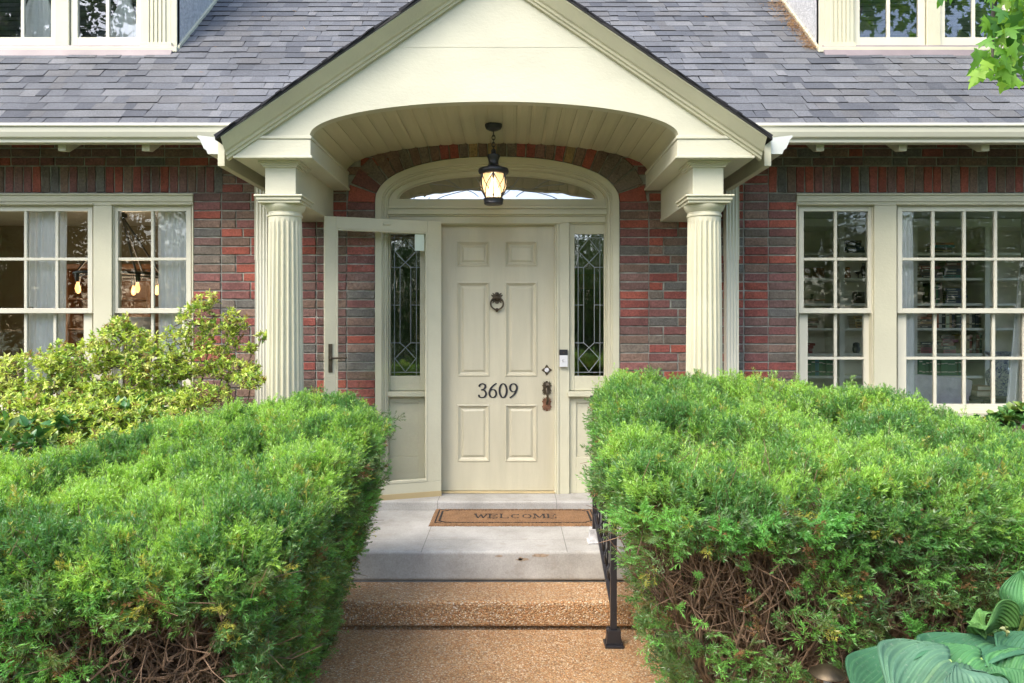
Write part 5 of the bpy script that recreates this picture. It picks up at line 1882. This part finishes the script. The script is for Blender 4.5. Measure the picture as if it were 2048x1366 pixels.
def frL(r):
    q = r.uniform()
    if q < .45:      # stems sweeping up behind the front face into the canopy
        x = r.uniform(-2.0, -.74); return np.array([x, 2.26 + r.uniform(0, .25), r.uniform(.80, .97)]), (x - r.uniform(-.35, .25), 2.55 + r.uniform(0, .4), .12)
    if q < .70:
        x = r.uniform(-2.2, -.78); z = r.uniform(.30, .85); return np.array([x, 2.22 + .25 * max(0, .95 - z) ** 1.5 + r.uniform(.02, .12), z]), None
    y = r.uniform(2.4, 4.1)
    return np.array([-.80 - r.uniform(0, .12), y, r.uniform(.3, 1.0)]), None
hedge('yew_hedge', 'clipped yew hedge left of the steps, overlapping the open storm door', PL, zL, insL, lambda xy: np.full(len(xy), .03), 10500, 11500, 5, bareL,
      [(-1.2, 3.9, 0), (-1.25, 3.2, 0), (-1.3, 2.7, 0), (-2.0, 2.7, 0), (-1.0, 2.75, 0), (-1.6, 2.6, 0)], 340, frL)

# hedge beside the railing, in front of the library window
PR = [(.44, 4.15), (.385, 3.4), (.33, 2.85), (.355, 2.52), (.62, 2.42), (1.2, 2.40), (2.0, 2.42), (2.9, 2.5), (3.1, 2.8), (2.4, 3.3), (1.80, 4.15)]
def zR(xy): return 1.375 - (4.15 - xy[:, 1]) * .150 - np.clip(xy[:, 0] - 1.2, 0, 2) ** 1.3 * .075
def insR(xy, dz): return (.30 + .14 * (xy[:, 0] < .7)) * np.clip((dz - .10) / .9, 0, 1.2) ** 1.25
def zbR(xy): return .05 + .42 * np.clip((xy[:, 0] - 1.0) / .9, 0, 1)
def bareR(p, dz, seed):
    top = np.clip(1 - (dz - .05) / .12, 0, 1)
    nz = vnoise(p, 2.4, seed + 31)
    mid = np.where(nz > .44, .56, .16)
    hole = np.exp(-(((p[:, 0] - .62) / .26) ** 2 + ((p[:, 2] - .78) / .16) ** 2))
    h2 = np.exp(-(((p[:, 0] - 1.35) / .3) ** 2 + ((p[:, 2] - .70) / .10) ** 2)) * .6
    front = p[:, 1] < 2.9
    mid = np.where(front, np.clip(mid * (1 - .88 * np.maximum(hole, h2)), .03, 1), .70)
    return np.maximum(top, mid)
def frR(r):
    q = r.uniform()
    if q < .50:
        x = r.uniform(.42, 1.9) if q > .22 else r.uniform(.42, .95); return np.array([x, 2.52 + r.uniform(0, .25), r.uniform(.88, 1.08)]), (x + r.uniform(-.2, .35), 2.78 + r.uniform(0, .4), .15)
    if q < .78:
        z = r.uniform(.25, .95); return np.array([r.uniform(.5, 1.9), 2.50 + .28 * max(0, .95 - z) ** 1.4 + r.uniform(.02, .12), z]), None
    return np.array([.47 + r.uniform(0, .1), r.uniform(2.7, 4.0), r.uniform(.5, 1.1)]), None
hedge('yew_hedge', 'clipped yew hedge right of the steps with a bare brown patch, around the iron railing', PR, zR, insR, zbR, 10500, 11500, 9, bareR,
      [(1.0, 3.7, 0), (.95, 3.1, 0), (1.05, 2.85, 0), (1.5, 2.95, 0), (1.9, 3.0, 0), (.85, 2.9, 0)], 360, frR)


# ---- leafy shrubs ------------------------------------------------------------
def leaves(P, D, U, L, W, col, fold=.25, curl=.15):
    """pointed oval leaves, folded along the midrib: 8 vertices, 6 quads-as-tris"""
    S = unit(np.cross(D, U)); Nn = np.cross(S, D)
    def at(t, s, h): return P + D * (L * t)[:, None] + S * (W * s)[:, None] + Nn * (W * h)[:, None]
    k = curl
    v = [at(0, 0, 0), at(.35, .5, fold), at(.35, 0, 0 + k * .2), at(.35, -.5, fold), at(.72, .36, fold * .7 - k), at(.72, 0, -k * .4), at(.72, -.36, fold * .7 - k), at(1.0, 0, -k * 2)]
    V = np.stack(v, 1).reshape(-1, 3)
    base = (np.arange(len(P)) * 8)[:, None]
    Q = np.concatenate([base + np.array(q) for q in ((0, 1, 2, 2), (0, 2, 3, 3), (1, 4, 5, 2), (2, 5, 6, 3), (4, 7, 5, 5), (5, 7, 6, 6))])
    C = np.concatenate([col] * 6)
    T = Q[:, :3]; quad = Q[:, 2] != Q[:, 3]
    T2 = Q[quad][:, [0, 2, 3]]
    return V, np.concatenate([T, T2]), np.concatenate([C, C[quad]])


def bush(name, label, cat, base, blobs, n_tip, seed, lf, whorl, cols, mat, stem_r=.012, stems=None, up=.5):
    """tips inside blobs, joined to the base by a branching skeleton; leaf whorls at the tips"""
    r = np.random.default_rng(seed)
    tips = []
    tot = sum(b[4] for b in blobs)
    for cx, cy, cz, rad, wgt in blobs:
        m = int(n_tip * wgt / tot)
        d = unit(r.normal(size=(m, 3))) * (r.uniform(.35, 1, (m, 1)) ** .5)
        tips.append(np.array([cx, cy, cz]) + d * np.array(rad))
    tips = np.concatenate(tips)
    base = [np.array(b) for b in base]
    order = np.argsort(np.min([np.linalg.norm(tips - b, axis=1) for b in base], axis=0))
    nodes = list(base); parent = [-1] * len(base); 
    # grow trunks towards blob centres first
    for cx, cy, cz, rad, wgt in blobs:
        c = np.array([cx, cy, cz])
        i0 = int(np.argmin([np.linalg.norm((c - b) * np.array([1, 1, .4])) for b in base]))
        p = i0
        for s in (.3, .55, .8):
            q = base[i0] + (c - base[i0]) * s + r.normal(0, .03, 3); q[2] = base[i0][2] + (c[2] - base[i0][2]) * s ** .8
            nodes.append(q); parent.append(p); p = len(nodes) - 1
    for ti in order:
        t = tips[ti]
        A = np.array(nodes)
        dv = t - A; dist = np.linalg.norm(dv, axis=1) + np.where(dv[:, 2] < 0, -dv[:, 2] * 1.5, 0)
        p = int(np.argmin(dist))
        if dist[p] > .10:
            q = A[p] + (t - A[p]) * .55 + r.normal(0, .012, 3); nodes.append(q); parent.append(p); p = len(nodes) - 1
        nodes.append(t); parent.append(p)
    A = np.array(nodes); nn = len(A)
    load = np.ones(nn)
    for i in range(nn - 1, -1, -1):
        if parent[i] >= 0: load[parent[i]] += load[i] * .8
    rad = .0011 * np.sqrt(load) ; rad = np.minimum(rad, stem_r)
    mb = MB()
    for i in range(nn):
        if parent[i] < 0: continue
        a, b = A[parent[i]], A[i]
        mid = (a + b) / 2 + r.normal(0, .008, 3)
        mb.tube([a, mid, b], [min(rad[parent[i]], rad[i] * 1.5), rad[i] * 1.1, rad[i]], 5, cap=False)
    # whorls
    P, D, C = [], [], []
    for i in range(len(base) + 3 * len(blobs), nn):
        d0 = unit((A[i] - A[parent[i]])[None])[0]; d0 = unit((d0 + np.array([0, -.15, up]) + r.normal(0, .3, 3))[None])[0]
        nw_ = r.integers(*whorl)
        a = unit(np.cross(d0, r.normal(size=3))[None])[0]; b = np.cross(d0, a)
        ck = cols[r.choice(len(cols), p=[c[1] for c in cols])][0]
        for k in range(nw_):
            ph = 2 * math.pi * k / nw_ * 1.618 + r.normal(0, .3)
            lean = r.uniform(.5, 1.35)
            dd = d0 * math.cos(lean) + (a * math.cos(ph) + b * math.sin(ph)) * math.sin(lean)
            P.append(A[i] - d0 * r.uniform(0, .02)); D.append(dd); C.append(np.array(ck) * r.uniform(.75, 1.2))
    P, D, C = np.array(P), unit(np.array(D)), np.array(C)
    n = len(P)
    L = r.uniform(lf[0], lf[1], n); W = L * r.uniform(lf[2], lf[3], n)
    U = unit(np.array([0, 0, 1.0]) + r.normal(0, .35, (n, 3)))
    V, T, Cc = leaves(P, D, U, L, W, C)
    root = thing(name, label, cat, tuple(base[0]))
    np_mesh('foliage', V, T, mat, root, Cc)
    mb.build('stems', M_stem, root, smooth=60)
    return root


def B_(px, py, Y, rx_, ry_, rz_, w): return (X(px, Y), Y, Z(py, Y), (rx_, ry_, rz_), w)
AZC = [((.50, .62, .12), .40), ((.38, .54, .10), .28), ((.60, .64, .22), .16), ((.19, .34, .07), .12), ((.34, .24, .09), .04)]
bush('azalea_bush', 'loose yellow green azalea bush in front of the dining windows', 'bush',
     [(-2.85, 4.75, 0), (-2.35, 4.75, 0), (-2.6, 4.85, 0), (-3.0, 4.6, 0)],
     [B_(245, 690, 4.75, .20, .22, .14, 2.0), B_(240, 655, 4.75, .07, .10, .09, .5), B_(160, 720, 4.7, .24, .25, .13, 2.2), B_(60, 750, 4.6, .28, .25, .14, 2.4), B_(310, 735, 4.7, .20, .2, .14, 1.9),
      B_(120, 790, 4.5, .3, .25, .12, 1.6), B_(0, 800, 4.5, .25, .25, .12, 1.3), B_(210, 780, 4.6, .22, .2, .10, 1.1), B_(-110, 740, 4.6, .3, .3, .2, 2.0), B_(80, 848, 4.3, .22, .2, .07, .9), B_(150, 815, 4.4, .3, .2, .10, 1.3), B_(260, 800, 4.6, .25, .2, .10, 1.2), B_(340, 790, 4.7, .15, .2, .06, .5), B_(30, 820, 4.3, .3, .2, .10, 2.2), B_(200, 830, 4.3, .3, .2, .08, 2.4), B_(110, 850, 4.15, .3, .2, .10, 2.4), B_(320, 810, 4.55, .25, .2, .08, 1.8), B_(230, 850, 4.3, .4, .2, .12, 2), B_(50, 895, 3.95, .35, .15, .10, 2.2), B_(190, 880, 4.1, .35, .15, .10, 2.4), B_(330, 850, 4.3, .25, .15, .10, 1.4), B_(400, 790, 4.6, .2, .2, .08, 1.0)],
     5600, 3, (.022, .040, .32, .42), (5, 10), AZC, M_azalea, .013)
bush('azalea_bush', 'thin spreading azalea with bare lower stems, beside the fluted column and brick', 'bush',
     [(-2.05, 4.75, 0), (-2.15, 4.8, 0)],
     [B_(395, 635, 4.8, .12, .14, .12, .8), B_(415, 600, 4.85, .07, .09, .07, .25), B_(350, 690, 4.75, .15, .16, .13, .9), B_(440, 675, 4.8, .15, .14, .13, 1.0), B_(470, 640, 4.8, .09, .08, .09, .4), B_(400, 720, 4.75, .22, .2, .10, 1.4),
      B_(470, 740, 4.75, .16, .18, .07, 1.0), B_(530, 672, 4.8, .06, .05, .03, .22), B_(500, 695, 4.8, .05, .05, .03, .15), B_(500, 760, 4.6, .10, .12, .05, .5), B_(350, 745, 4.7, .14, .15, .06, .7)],
     900, 17, (.022, .038, .32, .42), (5, 10), AZC, M_azalea, .012)
GLC = [((.05, .15, .035), .5), ((.09, .22, .05), .3), ((.20, .30, .07), .2)]
bush('laurel_shrub', 'low broad leaved evergreen shrub with glossy leaves under the azalea', 'shrub', [(-2.9, 4.1, 0), (-2.6, 4.15, 0)],
     [B_(5, 868, 3.95, .16, .15, .08, 2), B_(50, 885, 3.8, .14, .12, .06, 1.2), B_(-90, 860, 4.0, .2, .2, .10, 1.2), B_(140, 850, 4.1, .2, .15, .06, .5), B_(260, 822, 4.35, .2, .15, .05, .5)],
     80, 23, (.05, .085, .42, .55), (5, 8), GLC, M_glossy, .01)
bush('ivy_plant', 'small dark ivy climbing at the library window sill', 'ivy', [(3.3, 5.2, 0)],
     [B_(2030, 832, 5.1, .12, .08, .06, 1.2), B_(1985, 845, 5.1, .12, .08, .05, .8), B_(2080, 830, 5.1, .14, .1, .09, 1)],
     70, 29, (.045, .075, .7, .9), (4, 7), GLC, M_glossy, .006)
bush('ground_shrub', 'bright green leafy plant behind the hostas at the bed edge', 'shrub', [(3.1, 3.7, 0), (2.9, 3.75, 0)],
     [B_(2010, 1150, 3.6, .25, .2, .12, 1), B_(1960, 1165, 3.6, .2, .2, .12, 1), B_(2080, 1140, 3.6, .25, .2, .15, 1)],
     160, 31, (.035, .06, .4, .55), (5, 9), [((.20, .32, .05), .6), ((.30, .38, .07), .4)], M_azalea, .008)


# ---- hostas -------------------------------------------------------------------
def hosta_leaf(root, P0, tip, wid, col, tilt=0.0, arch=.12, ribs=13, cup=.12):
    """heart-shaped ribbed blade from the petiole joint P0 towards tip (world points)"""
    P0, tip = np.array(P0, float), np.array(tip, float)
    D = tip - P0; L = np.linalg.norm(D); D /= L
    S = unit(np.cross(D, [0, 0, 1])[None])[0]; Nn = np.cross(S, D)
    ct, st = math.cos(tilt), math.sin(tilt)
    S, Nn = S * ct + Nn * st, Nn * ct - S * st
    nu, nv = 26, 56
    V, Q, C = [], [], []
    for i in range(nu + 1):
        u = i / nu
        prof = (math.sin(math.pi * min(1, (u * .96 + .04)) ** .72)) ** .8 if u < 1 else 0
        for j in range(nv + 1):
            v = -1 + 2 * j / nv
            av = abs(v)
            # heart lobes run back behind the joint
            back = -.15 * math.sin(math.pi * min(1, av * 1.05)) * (1 - u) ** 2.2
            x = (u + back) * L
            w = wid / 2 * prof * v
            rib = .0055 * (wid / .3) * math.cos(v * math.pi * ribs) * (.35 + .65 * math.sin(math.pi * min(1, u + .05)))
            h = rib + cup * wid * av ** 1.6 * prof - arch * L * (u - .15) ** 2 * 1.8 + .012 * math.sin(u * 7 + v * 3)
            p = P0 + D * x + S * w + Nn * h
            V.append(p)
            C.append(col)
    for i in range(nu):
        for j in range(nv):
            a = i * (nv + 1) + j; Q.append((a, a + 1, a + nv + 2, a + nv + 1))
    cc = np.array([col] * len(Q)) * (1 + .0 * np.arange(len(Q))[:, None])
    jj = np.arange(len(Q)) % nv
    vein = np.abs(np.cos((-1 + 2 * (jj + .5) / nv) * math.pi * ribs)) > .95
    cc[vein] *= np.array([1.15, 1.12, 1.05])
    mid = np.abs(jj - nv / 2 + .5) < 1.1
    cc[mid] = np.array(col) * np.array([1.6, 1.4, 1.2])
    o = np_mesh('leaf', np.array(V), np.array(Q), M_hosta, root, cc, True)
    sm = o.modifiers.new('blade_thickness', 'SOLIDIFY'); sm.thickness = .0012
    return o


def W3(px, py, Y): return (X(px, Y), Y, Z(py, Y))
BLU, MID_, LIT = (.042, .128, .062), (.055, .165, .058), (.085, .20, .050)
h1 = thing('hosta_plant', 'large blue green hosta with broad ribbed leaves below the hedge', 'hosta', (1.35, 2.25, 0))
LV1 = [(W3(1845, 1298, 2.2), W3(1704, 1350, 2.02), .27, BLU, -.35, .14), (W3(1900, 1322, 2.0), W3(1800, 1392, 1.86), .28, (.070, .155, .090), .15, .14),
       (W3(1962, 1318, 2.05), W3(1888, 1352, 1.94), .19, MID_, .2, .22), (W3(1992, 1292, 2.2), W3(1872, 1318, 2.02), .30, BLU, -.15, .16),
       (W3(1925, 1345, 1.9), W3(1985, 1420, 1.82), .20, (.075, .16, .10), .1, .2)]
for a in LV1: hosta_leaf(h1, *a[:4], tilt=a[4], arch=a[5])
h2 = thing('hosta_plant', 'lighter green hosta with upright leaves and a pale flower stalk at the bed edge', 'hosta', (1.75, 2.45, 0))
LV2 = [(W3(2014, 1252, 2.24), W3(1946, 1226, 2.20), .17, LIT, -.95, .25), (W3(1968, 1226, 2.26), W3(1949, 1252, 2.22), .09, LIT, -.6, .35), (W3(2052, 1222, 2.3), W3(2042, 1142, 2.32), .13, MID_, .8, .1),
       (W3(1992, 1340, 1.96), W3(2045, 1368, 1.9), .14, MID_, .2, .3), (W3(2054, 1320, 2.0), W3(2026, 1396, 1.9), .17, MID_, .2, .3), (W3(2070, 1285, 2.15), W3(2020, 1318, 2.05), .16, BLU, .2, .3), (W3(2110, 1250, 2.2), W3(2160, 1300, 2.1), .2, MID_, 0, .2)]
for a in LV2: hosta_leaf(h2, *a[:4], tilt=a[4], arch=a[5])
q = MB()
stp = [W3(2032, 1390, 2.15), W3(2020, 1320, 2.17), W3(2012, 1262, 2.2)]
q.tube(crom(stp, 6), .004, 6)
for t, dx in ((.98, -12), (.92, 5), (.62, 14), (.6, -4)):
    y_ = 1390 + (1262 - 1390) * t; x_ = 2032 + (2012 - 2032) * t
    a = np.array(W3(x_, y_, 2.17)); b_ = np.array(W3(x_ + dx, y_ - 8, 2.14))
    q.tube([a, (a + b_) / 2 + np.array([0, 0, .006]), b_], [.002, .006, .001], 6)
q.build('flower_stalk', paint('pale_stalk', (.42, .42, .18), .5), h2, smooth=60)
for root, spots in ((h1, LV1), (h2, LV2)):
    q = MB()
    for a in spots:
        p = np.array(a[0]); b_ = np.array([root.location.x + random.uniform(-.06, .06), root.location.y + .1 + random.uniform(-.05, .05), 0.0])
        q.tube(crom([b_, (b_ + p) / 2 + np.array([0, .04, .08]), p], 5), .005, 6)
    q.build('leaf_stalks', M_green_plain, root, smooth=60)

# ---- garden light half hidden among the needles
gl_ = thing('garden_light', 'rusty brown dish shaped garden light on a grey post below the yew hedge', 'garden light', (X(1658, 2.32), 2.32, 0))
gx, gy = X(1655, 2.44), 2.44
q = MB(); q.lathe([(.006, Z(1330, gy)), (.02, Z(1332, gy)), (.052, Z(1344, gy)), (.055, Z(1347, gy)), (.052, Z(1349, gy)), (.045, Z(1347, gy)), (.02, Z(1340, gy))], (gx, gy, 0), 28); q.ring((gx, gy, Z(1347, gy)), .054, .003, 'z', 28, 6); q.build('dish_shade', M_bronze, gl_, smooth=40)
q = MB(); q.tube([(gx, gy, 0), (gx, gy, Z(1344, gy))], .012, 10); q.build('post', M_zinc, gl_, smooth=50)

# ---- maple: trunk outside the frame, one limb reaching in ---------------------
mp = thing('maple_tree', 'maple branch of bright green lobed leaves hanging in front of the dormer', 'tree', (4.6, 1.9, 0))
q = MB()
q.tube(crom([(4.6, 1.9, -.1), (4.62, 1.92, 1.2), (4.55, 1.95, 2.6), (4.62, 1.9, 4.2), (4.7, 1.8, 6.0), (4.6, 1.7, 7.6)], 5), list(np.linspace(.17, .05, 26)), 12)
limbs = [[(4.56, 1.95, 2.9), (3.8, 2.5, 3.35), (3.0, 3.0, 3.5), (2.45, 3.2, 3.42), (2.2, 3.25, 3.28), (2.12, 3.28, 3.05), (2.11, 3.28, 2.78)],
         [(2.45, 3.2, 3.42), (2.1, 3.2, 3.40), (1.75, 3.15, 3.25), (1.62, 3.1, 3.14)],
         [(3.0, 3.0, 3.5), (2.7, 3.1, 3.3), (2.5, 3.2, 3.0), (2.42, 3.22, 2.85)],
         [(4.6, 1.9, 4.2), (5.4, 2.6, 4.8), (6.2, 3.0, 5.0)], [(4.65, 1.86, 4.8), (3.9, 1.2, 5.6), (3.6, .8, 6.0)], [(4.68, 1.82, 5.6), (5.3, .9, 6.4), (5.6, .5, 6.8)], [(4.6, 1.9, 3.8), (5.3, 1.2, 4.3), (5.9, .6, 4.6)]]
for L_ in limbs:
    c = crom(L_, 6)
    q.tube(c, list(np.linspace(.035 if len(L_) > 4 or L_[0][0] > 4 else .012, .004, len(c))), 7)
q.build('trunk', M_trunk, mp, smooth=60)
lob = [(0, 0), (-.10, .02), (-.42, -.06), (-.34, .12), (-.50, .36), (-.26, .34), (-.20, .42), (-.24, .62), (-.12, .60), (-.10, .78), (0, 1.0),
       (.10, .78), (.12, .60), (.24, .62), (.20, .42), (.26, .34), (.50, .36), (.34, .12), (.42, -.06), (.10, .02)]
r = np.random.default_rng(77)
P, D, U, S_, C = [], [], [], [], []
def hang(p, size, n=1, spread=.08):
    for _ in range(n):
        o = np.array(p) + r.normal(0, spread, 3)
        d = unit((np.array([r.normal(0, .45), r.normal(0, .35), -1.0 + abs(r.normal(0, .3))]))[None])[0]
        nrm = unit(np.array([r.normal(0, .6), -.8 + r.normal(0, .5), .55 + r.normal(0, .4)])[None])[0]
        P.append(o); D.append(d); U.append(nrm); S_.append(size * r.uniform(.75, 1.2)); C.append(np.array([(.20, .42, .05), (.14, .33, .05), (.28, .48, .07), (.08, .22, .05)][r.integers(4)]) * r.uniform(.85, 1.15))
for px_, py_, n_, Y_ in ((2010, 10, 3, 3.25), (2040, 45, 4, 3.3), (2012, 70, 4, 3.25), (1995, 95, 3, 3.22), (2035, 105, 4, 3.3), (1985, 125, 2, 3.2), (2030, 140, 4, 3.25), (1975, 155, 1, 3.2), (2000, 165, 2, 3.22), (1962, 178, 2, 3.2), (2042, 172, 2, 3.3),
                     (2055, 80, 6, 3.3), (2070, 140, 5, 3.35), (2070, 20, 6, 3.3), (1880, 2, 2, 3.15), (1862, -14, 2, 3.12), (1900, -20, 3, 3.2), (1950, -30, 4, 3.2), (2000, -30, 5, 3.25), (1818, -20, 2, 3.1)):
    hang((X(px_, Y_), Y_, Z(py_, Y_) + .085), .092, n_ * (2 if px_ > 1990 else 1) + 1, .05)
for L_ in limbs:
    for p in crom(L_, 5)[4:]:
        if p[0] > 2.6 or p[2] > 3.7: hang(p, .13, 16 if p[2] > 3.9 else 7, .22 if p[2] > 3.9 else .10)
for p in [(4.6, 1.7, 7.2), (4.9, 2.0, 6.4), (4.3, 1.5, 6.6), (5.6, 2.6, 5.2), (3.8, 1.1, 5.9), (5.5, .7, 6.6), (6.0, 2.9, 5.3)]: hang(p, .14, 150, .42)
P, D, U, S_, C = map(np.array, (P, D, U, S_, C))
D = unit(D); Sd = unit(np.cross(D, U)); Nn = np.cross(Sd, D)
lb = np.array(lob); nl_ = len(lb)
ht = -.25 * np.abs(lb[:, 0]) ** 1.3 * .6 - .12 * lb[:, 1] ** 2
V = P[:, None, :] + S_[:, None, None] * (Sd[:, None, :] * lb[None, :, :1] * 1.05 + D[:, None, :] * lb[None, :, 1:] + Nn[:, None, :] * ht[None, :, None])
cen = P + S_[:, None] * (D * .35 + Nn * .03)
V = np.concatenate([V, cen[:, None, :]], 1)
base = (np.arange(len(P)) * (nl_ + 1))[:, None]
T = np.concatenate([np.concatenate([base + k, base + (k + 1) % nl_, base + nl_], 1) for k in range(nl_)])
np_mesh('crown', V.reshape(-1, 3), T, M_maple, mp, np.concatenate([C] * nl_))

# ---- fallen needles on the roof by the dormer cheek, dead leaves in the hedge
r = np.random.default_rng(5)
n = 900
yy = YDM + r.uniform(-.02, .75, n) ; xx = (2 * CX - X(355, YDM)) - .02 - np.abs(r.normal(0, .045, n)) * (1 + (yy - YDM))
zz = roof_z(yy) + .02 + r.uniform(0, .02, n)
P = np.column_stack([xx, yy, zz]); D = unit(np.column_stack([r.normal(size=n), r.normal(size=n), r.normal(0, .5, n)])); L = r.uniform(.03, .07, n)
s_ = unit(np.cross(D, r.normal(size=(n, 3)))) * .0018
V = np.stack([P - s_, P + s_, P + D * L[:, None]], 1).reshape(-1, 3)
o = np_mesh('fallen_needles', V, np.arange(3 * n).reshape(-1, 3), M_azalea, None, np.array([[.33, .19, .09], [.42, .27, .14], [.22, .12, .06]])[r.integers(3, size=n)])
o['kind'] = 'stuff'
n = 70
xx = r.uniform(-4.5, 4.2, n); yy = YE + r.uniform(.1, 2.2, n); keep = ~((np.abs(xx - CX) < 1.6)); xx, yy = xx[keep], yy[keep]; n = len(xx)
P = np.column_stack([xx, yy, roof_z(yy) + .016]); D = unit(np.column_stack([r.normal(size=n), r.normal(size=n) * .7, r.normal(size=n) * .5])); L = r.uniform(.02, .05, n)
s_ = unit(np.cross(D, r.normal(size=(n, 3)))) * .003
V = np.stack([P - s_, P + s_, P + D * L[:, None]], 1).reshape(-1, 3)
o = np_mesh('roof_debris', V, np.arange(3 * n).reshape(-1, 3), M_azalea, None, np.array([[.33, .19, .09], [.42, .27, .14], [.22, .12, .06]])[r.integers(3, size=n)])
o['kind'] = 'stuff'

# ---- wooded garden across the lawn, what the old panes mirror
r = np.random.default_rng(8)
cl_, cc_ = [], []
for k in range(46):
    x = -34 + 68 * (k + r.uniform(0, 1)) / 46; y = -24 - r.uniform(0, 14); h = r.uniform(5, 7) if abs(x) < 7 else r.uniform(15, 24) if x < -8 else r.uniform(8, 14)
    for _ in range(18 if h < 15 else 34):
        c = np.array([x, y, 0]) + np.array([r.normal(0, 1.7), r.normal(0, 1.5), h * r.uniform(.05, 1)])
        m_ = 120; p = c + r.normal(0, .75, (m_, 3)); cl_.append(p)
        cc_.append(np.repeat((np.array([(.035, .085, .02), (.07, .13, .03), (.10, .16, .035), (.05, .07, .025)][r.integers(4)]) * r.uniform(.7, 1.2))[None], m_, 0))
P = np.concatenate(cl_); C = np.concatenate(cc_); n = len(P)
D = unit(r.normal(size=(n, 3))); S_ = unit(np.cross(D, r.normal(size=(n, 3)))); L = r.uniform(.2, .45, n)
V = np.stack([P, P + (D * .5 + S_ * .35) * L[:, None], P + D * L[:, None], P + (D * .5 - S_ * .35) * L[:, None]], 1).reshape(-1, 3)
o = np_mesh('woodland', V, np.arange(4 * n).reshape(-1, 4), M_wood_leaf, None, C)
o['kind'] = 'stuff'

# ============================================================ CAMERA + LIGHT
cam = bpy.data.objects.new('camera', bpy.data.cameras.new('camera')); COL.objects.link(cam)
cam.location = (0, 0, EYE); cam.rotation_euler = (R(90), 0, 0)
cam.data.sensor_width = 36; cam.data.lens = 36 * F / 2048
cam.data.shift_x = (1024 - PX) / 2048; cam.data.shift_y = -(683 - PY) / 2048
cam.data.clip_start = .05; cam.data.clip_end = 1500
scene.camera = cam

SUN_EL, SUN_AZ = 50, -42          # azimuth measured from straight behind the camera, towards its left
w = bpy.data.worlds.new('World'); scene.world = w; w.use_nodes = True
nt = w.node_tree
sky = nt.nodes.new('ShaderNodeTexSky'); sky.sky_type = 'NISHITA'; sky.sun_disc = False
dirv = Vector((math.sin(R(SUN_AZ)) * math.cos(R(SUN_EL)), -math.cos(R(SUN_AZ)) * math.cos(R(SUN_EL)), math.sin(R(SUN_EL))))
sky.sun_elevation = R(SUN_EL); sky.sun_rotation = math.atan2(dirv.x, dirv.y)
sky.dust_density = 3.0; sky.air_density = 1.0; sky.ozone_density = 1.0
bg = nt.nodes['Background']; bg.inputs['Strength'].default_value = .15
nt.links.new(sky.outputs[0], bg.inputs[0])
sl = bpy.data.lights.new('sun', 'SUN'); sl.energy = .78; sl.angle = R(45); sl.color = (1, .945, .86)
so = bpy.data.objects.new('sun', sl); COL.objects.link(so)
so.rotation_euler = dirv.to_track_quat('Z', 'Y').to_euler()
scene.view_settings.view_transform = 'Standard'; scene.view_settings.look = 'None'
scene.view_settings.gamma = 1; scene.view_settings.exposure = 1.95
scene.cycles.max_bounces = 10; scene.cycles.transparent_max_bounces = 24
scene.cycles.diffuse_bounces = 6; scene.cycles.sample_clamp_indirect = 6
